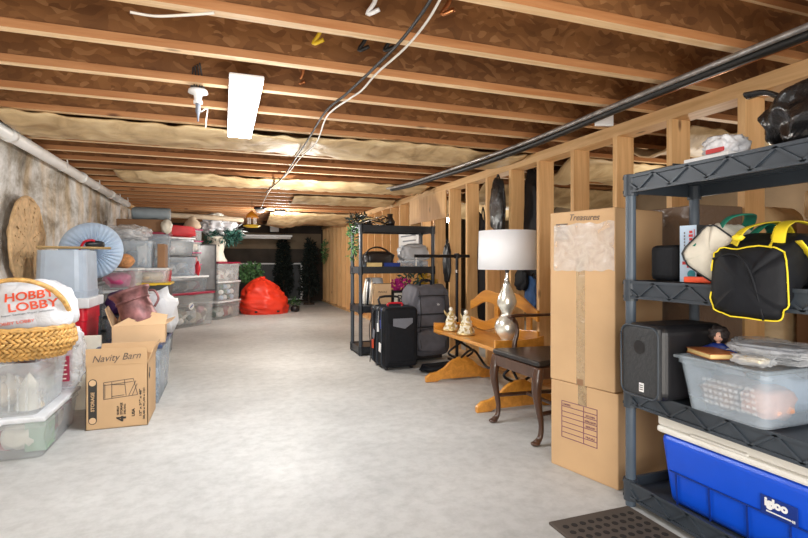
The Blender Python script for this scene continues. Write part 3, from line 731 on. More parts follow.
# tote and open carton behind it, with the embossed pail
tote('blue-grey tote with a navy rim behind the handwritten carton', .40, .80, .44, (-.63, 4.47, 0), body='clearb', lid='navycl', taper=.9)
c = carton('open_carton', 'small open tan carton on the navy-rimmed tote with the rose metal pail in it', .35, .36, .135, (-.595, 4.33, .441), R(4), 'card2', openflaps=True)
flap(c, [(-.175, -.18, .135), (-.175, .18, .135), (-.24, .18, .26), (-.22, -.15, .26)], 'card2')
flap(c, [(-.175, .18, .135), (.175, .18, .135), (.19, .30, .20), (-.16, .28, .20)], 'card2')
flap(c, [(.175, -.18, .135), (.175, .18, .135), (.24, .17, .155), (.22, -.10, .155)], 'card2')
flap(c, [(-.175, -.18, .135), (.175, -.18, .135), (.19, -.12, .20), (.02, -.08, .235)], 'card2')
m = MB(); m.b2(-1.0, -.82, 4.12, 4.15, .0, .52); o = m.build('foam_board', M['ivory'], bevel=.004); tag(o, 'upright cream board between the tall red bin and the open carton', 'board')
t = thing('metal_pail', 'embossed rose and brown metal pail tilted in the open carton', 'pail', (-.575, 4.30, .545)); t.rotation_euler = (R(-6), R(-20), 0)
m = MB(); m.lathe([(0, 0), (.125, 0), (.138, .015), (.128, .05), (.120, .14), (.112, .22), (.125, .26), (.142, .28), (.146, .30), (.13, .295), (.10, .255), (.10, .2), (.11, .03), (0, .02)], n=36)
m.build('pail_body', M['metalrose'], t, smooth=True)
m = MB(); m.lathe([(.110, .205), (.122, .21), (.122, .225), (.110, .23)], n=36); m.lathe([(.122, .04), (.136, .045), (.134, .06), (.120, .065)], n=36); m.build('raised_band', M['metalrose'], t, smooth=True)
m = MB(); m.tube([(.13, 0, .25), (.165, 0, .235), (.172, 0, .17), (.125, 0, .12)], .009, 8); m.build('handle', M['metalrose'], t, smooth=True)
goods('white and pale blue plastic bag slumped behind the rose metal pail', (-.52, 4.68, .62), (.28, .22, .36), 'filmw', 14, cat='bag', name='plastic_bag', amp=.5)
goods('dark purple cloth bundle tucked between the red bin and the pail', (-.86, 5.06, .68), (.20, .2, .20), 'purplecl', 15)
tote('grey tote standing on the floor behind the tall red bin', .32, .40, .58, (-.80, 5.14, 0), body='smoke', lid='shelfk')
# tall red bin with the frosted bin on it
tote('tall red bin with a thick cloudy lid on the floor', .33, .44, .775, (-1.115, 4.52, 0), body='red', lid='lidw', lidh=.075, taper=.86, name='tall_bin', cat='bin', over=.022, handle=False)
t = tote('large frosted blue-white bin upside down on the tall red bin', .335, .45, .355, (-1.12, 4.52, .776), body='frost', lid=None, taper=.95, upside=True, rcorner=.07)
a, b = P(42, 243, 3.55), P(119, 254, 3.72)
m = MB(); m.tube([(-1.27, 4.33, 1.150), (-.83, 4.50, 1.150)], .020, 4, 1, .5); o = m.build('yardstick', M['stick']); tag(o, 'flat pale wooden stick lying across the frosted bin', 'stick')
# gathered disc bag
tote('tall grey tote supporting the gathered round cloth bag', .36, .3, .87, (-1.17, 4.93, 0), body='smoke', lid='shelfk')
t = thing('round_cloth_bag', 'pale blue gathered round cloth bag with a dark handle opening', 'bag', (-1.06, 4.98, 1.135)); t.rotation_euler = (R(10), 0, R(24))
def disc(u, v):
    a = 2*PI*u; r = .02+.225*v; puff = .055*math.sqrt(max(0, 1-(2*abs(v-.5))**2.4)) 
    cr = 1+.16*math.sin(a*34)*(1-v)
    return Vector((r*math.cos(a), -puff*cr-.005*math.sin(a*34)*(1-.6*v), r*math.sin(a)))
m = MB(); m.grid(disc, 220, 14); m.grid(lambda u, v: Vector((disc(u, v).x, -disc(u, v).y*.6, disc(u, v).z)), 120, 8); m.build('gathered_cover', M['bluecl'], t, smooth=True, recalc=False)
m = MB(); m.blob((.01, -.05, .065), (.15, .06, .07), .8, sub=3); m.build('handle_opening', M['black'], t, smooth=True)
m = MB(); m.tube([(-.10, -.05, .02), (-.075, -.08, .09), (-.03, -.085, .105), (.0, -.08, .10)], .010, 8); m.build('carry_strap', M['red'], t, smooth=True)
# round woven screen on the wall
t = thing('woven_wall_disc', 'large round pierced rattan disc hanging flat on the left wall', 'wall decoration', (-1.392, 4.56, 1.19))
m = MB(); bm = m.bm; nr, na = 16, 96; rr = [.03+.30*i/nr for i in range(nr+1)]
vs = [[bm.verts.new((.012*math.sin(k*PI/6)*(i/nr), rr[i]*1.08*math.cos(2*PI*k/na), rr[i]*math.sin(2*PI*k/na)*1.04)) for k in range(na)] for i in range(nr+1)]
for i in range(nr):
    for k in range(na):
        star = (i % 3 == 1) and (k % 4 == 1) and 3 < i < 15 and ((k//8) % 2 == (i//6) % 2)
        ray = (k % 12 == 5) and 2 < i < 13 and i % 2
        if star or ray: continue
        bm.faces.new((vs[i][k], vs[i+1][k], vs[i+1][(k+1) % na], vs[i][(k+1) % na]))
c0 = bm.verts.new((0,0,0))
for k in range(na): bm.faces.new((c0, vs[0][k], vs[0][(k+1) % na]))
m.build('woven_panel', M['rattan'], t, solid=.012)
m = MB(); m.tube([(0, .356*math.cos(2*PI*k/40), .343*math.sin(2*PI*k/40)) for k in range(41)], .011, 8, 2); m.build('rim', M['rattan'], t, smooth=True)

# --- column of totes at Y 5.6
tote('grey floor tote under the purple-filled clear tote', .40, .45, .38, (-.98, 5.85, 0), body='smoke', lid='shelfk')
tote('clear tote of purple things behind the rose metal pail', .38, .45, .38, (-.98, 5.85, .381), body='clear', lid='lidw')
goods('deep purple cloth inside the clear tote behind the pail', (-.98, 5.83, .56), (.30, .36, .26), 'purplecl', 21)
tote('clear tote with pink wrapping inside beside the gathered cloth bag', .33, .42, .215, (-.965, 5.83, .762), body='clear', lid='lidw', lidh=.022)
goods('pink and white wrapping paper inside the clear tote', (-1.0, 5.75, .86), (.22, .24, .15), 'pink', 22, cat='wrapping')
goods('orange-brown fuzzy ball on the clear tote of pink wrapping', (-.94, 5.78, 1.05), (.17, .17, .145), 'orn', 23, 1, 'ornament', 'fuzzy_ball', amp=.1)
# column at Y 6.1
tote('dark grey floor tote below the yellow-lidded tote', .42, .5, .42, (-.76, 6.42, 0), body='smoke', lid='shelfk')
tote('dark tote with a bright yellow lid', .33, .46, .385, (-.73, 6.42, .421), body='dgrey', lid='yellow', lidh=.025)
tote('shallow pale clear tote on the yellow-lidded tote', .33, .46, .165, (-.76, 6.42, .807), body='clearw', lid='lidw', lidh=.022)
goods('tan folded cloth inside the shallow pale clear tote', (-.78, 6.36, .875), (.24, .3, .10), 'beige', 25)
tote('tall open cloudy tote below the crumpled clear bag', .33, .40, .30, (-.91, 6.42, .973), body='clearb', lid=None, taper=.9)
goods('white papers standing inside the tall open cloudy tote', (-.86, 6.42, 1.11), (.10, .26, .24), 'white', 27, .5, 'paper', 'paper_stack')
t = thing('clear_bag', 'crumpled clear plastic bag of silver things on the tall cloudy tote', 'bag', (-1.02, 6.36, 1.275))
m = MB(); m.blob((0,0,.08), (.42, .34, .18), .8, .35, 2.6, .12, 31, 5, floor=0); m.build('bag_film', M['film'], t, smooth=True)
m = MB(); m.blob((-.02,.03,.07), (.32, .24, .12), .8, .4, 3, .1, 33, 4, floor=.002); m.build('silver_filling', M['gwhite'], t, smooth=True)
tote('bluish tote in the shadows against the wall behind the gathered cloth bag', .30, .7, 1.22, (-1.27, 6.45, 0), body='clearb', lid='shelfk')
carton('narrow_carton', 'narrow brown carton wedged beside the tall cloudy tote', .08, .30, .27, (-.66, 6.45, .973), 0, 'cardd')
# column at Y 7.2
tote('cloudy floor tote with a rosy lid, under the tall red tote', .50, .55, .455, (-.925, 7.50, 0), body='clear', lid='burg')
tote('tall red tote with a pale lid in the middle of the stacks', .48, .55, .50, (-.92, 7.50, .456), body='red', lid='lidw', taper=.93)
tote('tall clear tote with a burgundy lid on the red tote', .46, .52, .47, (-.91, 7.50, .957), body='clearb', lid='burg')
goods('white cloth ball inside the tall burgundy-lidded tote', (-.86, 7.36, 1.15), (.16, .14, .14), 'ivory', 41, 1)
carton('brown_carton', 'wide brown carton on the burgundy-lidded tote below the grey roll', .58, .45, .16, (-.98, 7.50, 1.43), R(-4), 'cardd')
t = thing('bedding_roll', 'grey-blue rolled bundle on the wide brown carton', 'roll', (-.93, 7.50, 1.592))
def rollf(u, v):
    a = 2*PI*v; x = -.20+.46*u; r = .085*(1+.08*noise.noise(Vector((x*6, math.cos(a)*2, math.sin(a)*2))))*(1 if .02 < u < .98 else .8)
    return Vector((x, r*math.cos(a)*1.3, .088+r*math.sin(a)))
m = MB(); m.grid(rollf, 30, 24); m.lathe([(0, 0), (.1, 0)], (0,0,.0)) if False else None
m.build('rolled_fabric', M['rollc'], t, smooth=True)
for s in (-.19, .25): 
    m = MB(); m.cyl((s-.01, 0, .088), (s+.01, 0, .088), .075, n=24); m.build('roll_end', M['gwhite'], t, smooth=True)
goods('white crumpled cloth lump hanging over the front of the brown carton', (-.69, 7.20, 1.50), (.13, .12, .18), 'ivory', 43, 1, 'cloth', 'cloth_lump')

# --- big diagonal stack
def diag(x0, y0, ang):
    ca, sa = math.cos(ang), math.sin(ang)
    return lambda u, v: (x0+ca*u-sa*v, y0+sa*u+ca*v)   # u along the front face, v away from the aisle
A = diag(-.79, 8.33, R(48)); ra = R(48)
def ta(u, v, z): x, y = A(u, v); return (x, y, z)
t = tote('huge clear tote with a burgundy lid, lowest of the diagonal stack', .98, .5, .55, ta(.49, .26, 0), ra, 'clear', 'burg', taper=.94, lidh=.035)
m = MB(); m.cyl((.0, -.243, .33), (.0, -.238, .33), .055, n=24); m.build('round_sticker', M['white'], t)
m = MB(); m.box((0, -.245, .33), (.07, .003, .02), rot=(0, R(-40), 0)); m.build('sticker_print', M['navy'], t)
goods('pale bauble inside the huge burgundy-lidded tote', ta(.33, .10, .10), (.11, .09, .11), 'white', 53, 1, 'ornament', 'bauble', amp=0)
tote('smoky tote with a pale lid, second in the diagonal stack', .86, .46, .26, ta(.44, .27, .551), ra, 'smoke', 'lidw', taper=.95)
tote('clear tote with a dark lid, third in the diagonal stack', .62, .42, .33, ta(.32, .26, .812), ra, 'clearb', 'shelfk', taper=.94)
tote('clear tote of wrapped parcels, topmost of the diagonal stack', .58, .40, .28, ta(.31, .26, 1.143), ra, 'smoke', 'lidw', taper=.94)
goods('red quilted soft bag lying on top of the diagonal stack', ta(.31, .22, 1.515), (.66, .36, .18), 'redcloth', 59, .4, 'bag', 'soft_bag', rz=ra, amp=.15)
# ornament tower of clear tubs
for k in range(4):
    tt = tote(['clear tub of pink baubles, lowest of the small tower','clear tub of red and white baubles, second in the small tower','clear tub of pale baubles, third in the small tower','clear tub with a pink lid, topmost of the small tower'][k], .22, .22, .19, ta(.77, .28, .812+.191*k), ra, 'clear', 'pink', taper=.97, lidh=.018, group='small tower of bauble tubs', handle=False)
    goods(['pink baubles in the lowest tub of the small tower','red baubles in the second tub of the small tower','white baubles in the third tub of the small tower','rosy baubles in the top tub of the small tower'][k], ta(.77, .28, .812+.191*k+.085), (.17, .17, .13), ['pink','red','ivory','metalrose'][k], 60+k, cat='ornament')
m = MB(); m.lathe([(.04, 0), (.12, .01), (.14, .05), (.11, .12), (.06, .17), (.07, .19), (.03, .21), (0, .22)], n=24); o = m.build('cloth_hat', M['beige'], smooth=True); o.location = ta(.77, .28, 1.577); tag(o, 'beige domed hat on top of the small tower of tubs', 'hat')
goods('bright red cloth strip hanging beside the dark-lidded clear tote', ta(.655, .05, .93), (.07, .05, .22), 'red', 66, 1, 'cloth', 'cloth_strip')
t = thing('framed_panel', 'grey picture panel in a thin dark frame leaning at the end of the smoky tote', 'picture', ta(.925, .12, .552), R(10))
m = MB(); m.b2(-.13, .13, -.008, .004, .02, .76); m.build('panel', M['mirror'], t)
m = MB(); m.b2(-.15, -.13, -.015, .01, 0, .78); m.b2(.13, .15, -.015, .01, 0, .78); m.b2(-.13, .13, -.015, .01, 0, .02); m.b2(-.13, .13, -.015, .01, .76, .78); m.build('frame', M['shelfk'], t)
# second diagonal stack
B = diag(-.07, 9.50, R(60)); rb = R(60)
def tb(u, v, z): x, y = B(u, v); return (x, y, z)
for k, (z, h, lb, ld, bd) in enumerate([(0, .325, 'clear tote with a white lid, lowest of the farthest stack', 'lidw', 'clear'), (.326, .355, 'clear tote of blue and white baubles, middle of the farthest stack', 'lidw', 'clear'), (.682, .35, 'clear tote with a magenta lid, topmost of the farthest stack', 'burg', 'clearw')]):
    tote(lb, .80-.02*k, .5, h, tb(.40, .27, z), rb, bd, ld, taper=.95)
for k in range(4):
    for j in range(3):
        m = MB(); m.blob((0,0,0), (.095,.095,.095), sub=2); o = m.build('bauble', M[['bluecl','white','leafb'][(k+j) % 3]], smooth=True); o.location = tb(.22+.12*k, .09, .385+.098*j)
        tag(o, 'small blue or white bauble in the middle tote of the farthest stack', 'ornament', 'baubles in the middle tote of the farthest stack')
# white vase, cloth and garland on it
t = thing('white_vase', 'white fluted vase with a lacy top on the magenta-lidded tote', 'vase', tb(.33, .22, 1.034))
m = MB(); m.lathe([(0, 0), (.16, 0), (.17, .02), (.13, .08), (.10, .18), (.13, .30), (.19, .42), (.20, .46), (.15, .46), (0, .40)], n=32); m.build('vase_body', M['ivory'], t, smooth=True)
m = MB(); m.blob((0, 0, .66), (.50, .34, .30), .8, .5, 3, .15, 75, 5); m.build('lace_cloth', M['filmw'], t, smooth=True)
random.seed(12)
m = MB(); m.leaves(tb(.36, .12, 1.50)[:3], (.62, .34, .26), 620, .12, .018); tag(m.build('pine_garland', M['leafb'], recalc=False), 'blue-green pine garland wound around the white vase', 'garland')
goods('creamy doily bundle atop the lacy vase cloth', tb(.30, .25, 1.86), (.34, .3, .13), 'ivory', 76, cat='cloth', name='doily_bundle', amp=.5)
m = MB(); m.leaves(tb(.60, .10, 1.64)[:3], (.34, .2, .16), 60, .16, .014); tag(m.build('white_ribbon', M['white'], recalc=False), 'white curling ribbons sticking out right of the vase', 'ribbon')
# bean bag
t = thing('bean_bag', 'big orange-red vinyl bean bag slumped on the floor', 'bean bag', (.80, 10.55, 0))
def bean(u, v):
    a = 2*PI*u; q = v
    r = .46*(.93+.07*math.sin(PI*min(1, q/.5)))*(1-max(0, (q-.12)/.88)**2.6)**.62
    z = .70*q**1.05
    w_ = 1+.11*noise.noise(Vector((math.cos(a)*2, math.sin(a)*2, q*3+4)))+.10*(1-abs(noise.noise(Vector((math.cos(a)*1.6+q*2, math.sin(a)*1.6, q*5))))*3)*(q*(1-q)*3)
    return Vector((r*w_*math.cos(a)*1.06-.08*q, r*w_*math.sin(a)*.85, z+.05*noise.noise(Vector((math.cos(a)*1.5, math.sin(a)*1.5, 7)))*q))
m = MB(); m.grid(bean, 120, 60); m.build('vinyl_cover', M['bean'], t, smooth=True)
m = MB(); m.tube([(-.10+.03*k, -.02*math.sin(k), .72) for k in range(4)], .02, 8); m.build('top_tuft', M['bean'], t, smooth=True)
for x in (-.2, .22): m = MB(); m.box((x, -.36, .06), (.05, .02, .03), rot=(.2,0,.1)); m.build('foot_tag', M['black'], t)
t = thing('leafy_plant', 'bright green leafy plant showing over the bean bag', 'plant', (.52, 11.5, 0))
m = MB(); m.lathe([(0,0), (.14,0), (.18,.28), (.19,.30), (.16,.30), (0,.27)]); m.build('pot', M['greyf'], t, smooth=True)
random.seed(5); m = MB(); m.leaves((.06, 0, .80), (.48, .4, .44), 300, .10, .024); m.build('foliage', M['leafp'], t, recalc=False)
m = MB()
for k in range(5): m.cyl((0,0,.27), (.12*math.cos(k*1.3), .12*math.sin(k*1.3), .8), .008, n=6)
m.build('stem', M['leaf'], t)['kind'] = 'stuff'
m = MB(); m.lathe([(0,0), (.05,.0), (.09,.03), (.095,.09), (.05,.13), (0,.13)]); o = m.build('dark_bowl', M['black'], smooth=True); o.location = (1.40, 10.6, 0); tag(o, 'small dark bowl on the floor right of the bean bag', 'bowl')
m = MB(); m.leaves((1.42, 10.95, .16), (.2, .2, .28), 90, .08, .015); tag(m.build('small_sprig', M['leaf'], recalc=False), 'small green sprig on the floor right of the bean bag', 'plant')

def fill(where, c, size, items, rz=0, seed=0):
    n = len(items)
    for i, (word, mt) in enumerate(items):
        u = (i+.5)/n-.5; x = c[0]+math.cos(rz)*u*size[0]; y = c[1]+math.sin(rz)*u*size[0]
        goods(word+' inside '+where, (x, y, c[2]+size[2]*.5), (size[0]/n*.96, size[1], size[2]*(.8+.2*((i*7+seed) % 3)/2)), mt, seed+i, .6, 'contents', rz=rz, amp=.2)
fill('the long low clear bin', (-1.13, 3.66, .008), (.36, .28, .15), [('grey mixed ornaments', 'mixgrey'), ('warm mixed trimmings', 'mixwarm')], 0, 201)
fill('the ribbed clear bin', (-1.14, 3.56, .24), (.34, .24, .13), [('silver-grey bits', 'mixgrey'), ('green and white garland', 'mixgreen')], 0, 211)
fill('the huge burgundy-lidded tote', ta(.49, .26, .012), (.84, .36, .30), [('pale silver ornaments', 'mixgrey'), ('green-white garland', 'mixgreen'), ('dark mixed ornaments', 'mixgrey'), ('cream and red trimmings', 'mixwarm')], ra, 221)
fill('the smoky tote', ta(.44, .27, .556), (.72, .34, .17), [('dull grey ornaments', 'mixgrey'), ('dark garland', 'mixgreen'), ('cream trimmings', 'mixwarm')], ra, 231)
fill('the dark-lidded clear tote', ta(.32, .26, .818), (.50, .30, .20), [('silver-white ornaments', 'mixgrey'), ('blue-white things', 'mixblue')], ra, 241)
fill('the topmost tote of the diagonal stack', ta(.31, .26, 1.148), (.46, .28, .15), [('red and cream trimmings', 'mixwarm'), ('grey wrapped things', 'mixgrey')], ra, 251)
fill('the lowest tote of the farthest stack', tb(.40, .27, .008), (.66, .36, .22), [('green garland', 'mixgreen'), ('beige and red trimmings', 'mixwarm')], rb, 261)
fill('the magenta-lidded tote', tb(.39, .27, .69), (.60, .36, .20), [('pale trimmings', 'mixwarm'), ('white and blue things', 'mixblue')], rb, 271)
fill('the navy-rimmed tote', (-.63, 4.47, .008), (.28, .60, .30), [('blue-white things', 'mixblue')], 0, 281)
fill('the cloudy floor tote with a rosy lid', (-.92, 7.5, .008), (.36, .4, .30), [('grey ornaments', 'mixgrey')], 0, 285)
fill('the tall burgundy-lidded tote', (-.93, 7.52, .965), (.32, .3, .26), [('blue and white things', 'mixblue')], 0, 287)
fill('the tall open cloudy tote', (-.95, 6.44, .98), (.18, .26, .20), [('blue-grey things', 'mixblue')], 0, 291)
# ================================================================== right side
def shelving(name, label, x0, x1, y0, y1, tiers, top, posts, rim=.075, drop=0, zig=True, long_axis='Y', pm='shelfb', sm='shelf', open_=False):
    """Resin shelving: four round posts and tiers with a truss pattern on the rims. Tiers are given by the height of their top surface."""
    t = thing(name, label, 'shelving', ((x0+x1)/2, (y0+y1)/2, 0))
    w, d = x1-x0, y1-y0
    for zt in tiers:
        dz = drop if zt == min(tiers) else 0
        m = MB(); m.b2(-w/2+.02, w/2-.02, -d/2+.02, d/2-.02, zt-.022-dz, zt-.008-dz)
        nx = int(w/.05); ny = int(d/.05)
        for i in range(1, nx): m.b2(-w/2+w*i/nx-.006, -w/2+w*i/nx+.006, -d/2+.03, d/2-.03, zt-.030-dz, zt-.022-dz)
        for s in (-1, 1):
            # rims: a thin back web with raised top and bottom bars and diagonals between
            for ax in (0, 1):
                L = d if ax == 0 else w; off = (w/2 if ax == 0 else d/2)*s
                def bx(a0, a1, o0, o1, z0, z1):
                    lo, hi = min(off+s*o0, off+s*o1), max(off+s*o0, off+s*o1)
                    if ax == 0: m.b2(lo, hi, a0, a1, z0, z1)
                    else: m.b2(a0, a1, lo, hi, z0, z1)
                bx(-L/2, L/2, -.014, -.008, zt-rim, zt)
                bx(-L/2, L/2, -.010, .0, zt-.012, zt); bx(-L/2, L/2, -.010, 0, zt-rim, zt-rim+.012)
                if zig:
                    n = max(4, int(L/.075)); n += n % 2
                    for i in range(n):
                        a0, a1 = -L/2+L*i/n, -L/2+L*(i+1)/n
                        z0, z1 = (zt-rim+.008, zt-.008) if i % 2 else (zt-.008, zt-rim+.008)
                        mid = ((a0+a1)/2, (z0+z1)/2); ln = math.hypot(a1-a0, z1-z0); an = math.atan2(z1-z0, a1-a0)
                        if ax == 0: m.box((off-s*.004, mid[0], mid[1]), (.008, ln, .009), rot=(an, 0, 0))
                        else: m.box((mid[0], off-s*.004, mid[1]), (ln, .008, .009), rot=(0, -an, 0))
        for sx in (-1, 1):
            for sy in (-1, 1): m.cyl((sx*(w/2-.022), sy*(d/2-.022), zt-rim-.012), (sx*(w/2-.022), sy*(d/2-.022), zt+.004), .029, n=18)
        m.build('shelf', M[sm], t)
    zs = [0]+[z for z in sorted(tiers)]
    for sx in (-1, 1):
        for sy in (-1, 1):
            m = MB(); m.cyl((sx*(w/2-.022), sy*(d/2-.022), 0), (sx*(w/2-.022), sy*(d/2-.022), top), .021, n=18)
            m.build('post', M[pm], t, smooth=False)
    return t
shelving('shelving_unit', 'large dark slate shelving unit standing closest on the right', 1.63, 2.04, .78, 1.74, (.112, .510, .966, 1.416), 1.41, 4, drop=.03)
shelving('shelving_unit', 'black four-tier shelving unit farther back against the stud wall', 1.41, 2.32, 5.40, 5.82, (.10, .55, .985, 1.45), 1.445, 4, zig=False, pm='shelf', sm='shelfk')
# --- top tier of the near unit
t = thing('garbage_bag', 'shiny black bin bag slumped on top of the near shelving unit', 'bag', (1.86, .99, 1.418), R(4))
m = MB(); m.blob((0, 0, .10), (.36, .46, .23), .8, .22, 2, .09, 81, 5, floor=0); m.build('bag_body', M['bagk'], t, smooth=True)
m = MB(); m.tube([(-.1, .16, .16), (-.12, .21, .20), (-.13, .27, .205)], [.03, .02, .028], 8, 4, .4); m.build('tied_end', M['bagk'], t, smooth=True)
t = thing('clear_parcel', 'clear plastic bag with a red strip on the near shelving unit beside the bin bag', 'bag', (1.76, 1.37, 1.437))
m = MB(); m.blob((0, 0, .035), (.12, .13, .085), .8, .35, 3, .1, 83, 4, floor=0); m.build('bag_film', M['filmw'], t, smooth=True)
m = MB(); m.box((-.062, -.01, .018), (.006, .07, .016)); m.build('red_strip', M['redp'], t)
m = MB(); m.b2(1.66, 1.84, 1.28, 1.46, 1.417, 1.436); tag(m.build('flat_box', M['white'], bevel=.003), 'flat white box under the clear bag on the near shelving unit', 'box')
m = MB(); m.b2(1.655, 1.86, 1.50, 1.70, 1.4175, 1.426); m.b2(1.655, 1.86, 1.50, 1.51, 1.426, 1.432); tag(m.build('flat_tray', M['dgrey'], bevel=.003), 'thin dark flat tray at the end of the top shelf', 'tray')
# --- second tier
m = MB(); m.box((0,0,.075), (.17, .14, .148)); o = m.build('camera_case', M['blackf'], bevel=.022, segs=3); o.location = (1.80, 1.61, .967); tag(o, 'small black padded case at the end of the second shelf', 'case')
t = thing('drill_box', 'narrow pale blue and dark carton with red lettering on the second shelf', 'box', (1.80, 1.485, .967), R(6))
m = MB(); m.b2(-.10, .10, -.035, .035, 0, .222); m.build('carton_body', M['dgrey'], t, bevel=.003)
m = MB(); m.b2(-.1015, -.1, -.034, .034, .001, .221); m.build('front_panel', M['lightblue'], t)
text('SCOUT', 'red_lettering', M['redp'], t, (-.1025, -.012, .150), (PI/2, R(0), -PI/2), .001, .001) if False else None
o = text('LEGO', 'red_lettering', M['redp'], t, (0,0,0), (0,0,0), .01, .01) if False else None
m = MB()
for k in range(6): m.box((-.102, -.012, .125+.014*k), (.002, .016-.004*(k % 2), .010))
m.box((-.102, -.026, .155), (.0015, .002, .10)); m.build('red_lettering', M['redp'], t)['kind'] = 'stuff'
m = MB()
for k in range(7): m.box((-.102, .014, .120+.012*k), (.0015, .005, .008))
m.build('small_print', M['greyp'], t)['kind'] = 'stuff'
m = MB(); m.box((-.102, 0, .075), (.002, .045, .012)); m.box((-.102, -.002, .082), (.002, .012, .05)); m.build('pictured_tool', M['redp'], t)
m = MB(); m.cyl((-.103, -.014, .032), (-.101, -.014, .032), .016, n=20); m.build('blue_badge', M['tealp'], t)
m = MB(); m.box((0,0,.012), (.05, .10, .022), rot=(0,0,.2)); o = m.build('red_block', M['orangep'], bevel=.004); o.location = (1.675, 1.40, .968); tag(o, 'small orange-red block at the front of the second shelf', 'block')
def duffel(name, label, cat, loc, rotz, L, W, H, droop, mat, trim, sq=.55, seed=1, lean=0, pipe_r=.005, tilt=0):
    """Soft bag: rounded-square sections along local +X; local -X end is the visible end panel."""
    t = thing(name, label, cat, loc, rotz); 
    if tilt: t.rotation_euler = (tilt, 0, rotz)
    def sec(a, u):
        cy, cz = math.cos(a), math.sin(a)
        y = math.copysign(abs(cy)**sq, cy)*W/2; z = math.copysign(abs(cz)**sq, cz)*H/2
        wob = 1+.07*noise.noise(Vector((cy*1.5+seed, cz*1.5, u*3)))
        return y*wob, z*wob
    def f(u, v):
        a = 2*PI*v; y, z = sec(a, u)
        k = .97+.07*math.sin(PI*u)
        dz = -droop*max(0, 1-u*3.2)**1.3
        x = L*u+.02*noise.noise(Vector((math.cos(a)*2, math.sin(a)*2, seed)))*(1 if u < .02 else 1)
        zz = H/2+z*k+(dz if z < 0 else dz*.35)
        crease = .010*noise.noise(Vector((u*9, math.cos(a)*3, math.sin(a)*3+seed)))
        return Vector((x, y*k+crease, zz+crease))
    m = MB(); vs = m.grid(f, 30, 48)
    bmesh.ops.remove_doubles(m.bm, verts=m.bm.verts, dist=1e-5)
    # end panels as inflated fans
    for end in (0, 1):
        c0 = Vector((0,0,0)); n = 48; ringp = [f(end, k/n) for k in range(n)]
        for p in ringp: c0 += p/n
        prev = None; lv = [1, .8, .6, .4, .2]
        rows_ = []
        for l in lv:
            row = []
            for k, p in enumerate(ringp):
                q = c0+(p-c0)*l
                puff = (1-l*l)*.035*(-1 if end == 0 else 1)
                q.x += puff+.010*noise.noise(q*14+Vector((seed, 0, 0)))*(1-l)
                row.append(m.bm.verts.new(q))
            rows_.append(row)
        for a, b in zip(rows_, rows_[1:]):
            for k in range(n): m.bm.faces.new((a[k], a[(k+1) % n], b[(k+1) % n], b[k]))
        m.bm.faces.new(rows_[-1])
    bmesh.ops.remove_doubles(m.bm, verts=m.bm.verts, dist=1e-4)
    m.build('bag_body', M[mat], t, smooth=True)
    m = MB(); pts = [f(0, k/48)+Vector((-.003, 0, 0)) for k in range(49)]; m.tube(pts, pipe_r, 6, 1)
    m.build('piping', M[trim], t, smooth=True)
    return t, f
t, f = duffel('duffel_bag', 'black nylon duffel bag with bright yellow piping and straps hanging over the second shelf', 'bag', (1.60, 1.165, .972), R(6), .42, .25, .165, .11, 'blackf', 'yelloww', .55, 3, pipe_r=.0026)
for s in (-.062, .062):
    m = MB(); m.tube([(.02, s*1.2, .085), (.06, s, .17), (.12, s*.8, .20), (.22, s*.5, .212), (.32, s*.8, .19), (.37, s, .13)], .019, 8, 5, .14); m.build('yellow_strap', M['yelloww'], t, smooth=True)
m = MB(); m.blob((.0, .03, .155), (.022, .034, .02), .8, .3, 3, .1, 5, 3); m.build('strap_tab', M['yelloww'], t, smooth=True)
m = MB(); m.tube([f(.0, .30), f(.15, .27), f(.35, .25), f(.8, .25)], .005, 6, 3); m.build('zip_piping', M['yelloww'], t, smooth=True)
m = MB(); m.tube([f(.0, .05)+Vector((-.004,0,0)), Vector((-.035, .02, .10)), Vector((-.038, -.03, .04)), f(0, .72)+Vector((-.004,0,0))], .004, 6, 5); m.build('panel_seam', M['blackf'], t, smooth=True)
m = MB(); m.tube([(.05, -.12, .14), (.12, -.16, .04), (.25, -.165, .0), (.38, -.14, .05)], .02, 8, 5, .15); m.build('shoulder_strap', M['yelloww'], t, smooth=True)
t, f = duffel('canvas_bag', 'off-white canvas bag with dark piping and green straps between the carton and the duffel', 'bag', (1.64, 1.375, 1.005), R(14), .32, .185, .17, .0, 'canvas', 'shelfk', .38, 8, tilt=R(36), pipe_r=.003)
for s in (-.04, .05):
    m = MB(); m.tube([(.03, s, .14), (.05, s*1.1, .205), (.12, s*.8, .235), (.20, s, .215), (.25, s, .14)], .020, 8, 5, .2); m.build('green_strap', M['greenw'], t, smooth=True)
m = MB(); m.tube([(.05, .0, .16), (.02, .075, .12), (-.012, .07, .07)], .013, 8, 4, .3); m.build('green_tab', M['greenw'], t, smooth=True)
# --- third tier
t = thing('loudspeaker', 'black loudspeaker with a rounded grille at the end of the third shelf', 'speaker', (1.555, 1.555, .512))
m = MB(); m.box((.17, 0, .145), (.34, .20, .290)); m.build('cabinet', M['black'], t, bevel=.035, segs=5)
m = MB(); m.box((-.006, 0, .145), (.022, .185, .275)); m.build('grille', M['grille'], t, bevel=.010, segs=3)
def rrect(w, h, r, n=6):
    o = []
    for cx, cz, a0 in ((w/2-r, h/2-r, 0), (-w/2+r, h/2-r, 90), (-w/2+r, -h/2+r, 180), (w/2-r, -h/2+r, 270)):
        for i in range(n+1): o.append((cx+r*math.cos(R(a0+90*i/n)), cz+r*math.sin(R(a0+90*i/n))))
    return o
m = MB(); pr = rrect(.185, .275, .035); m.tube([(-.019, a, .145+b) for a, b in pr+pr[:1]], .004, 6, 1); m.build('bezel', M['shelf'], t, smooth=True)
m = MB(); m.box((-.0185, -.052+.04, .045), (.002, .022, .034)); stk = m.build('white_sticker', M['white'], t)
m = MB()
for k in range(3): m.box((-.0200, -.012, .037+.008*k), (.001, .016, .003))
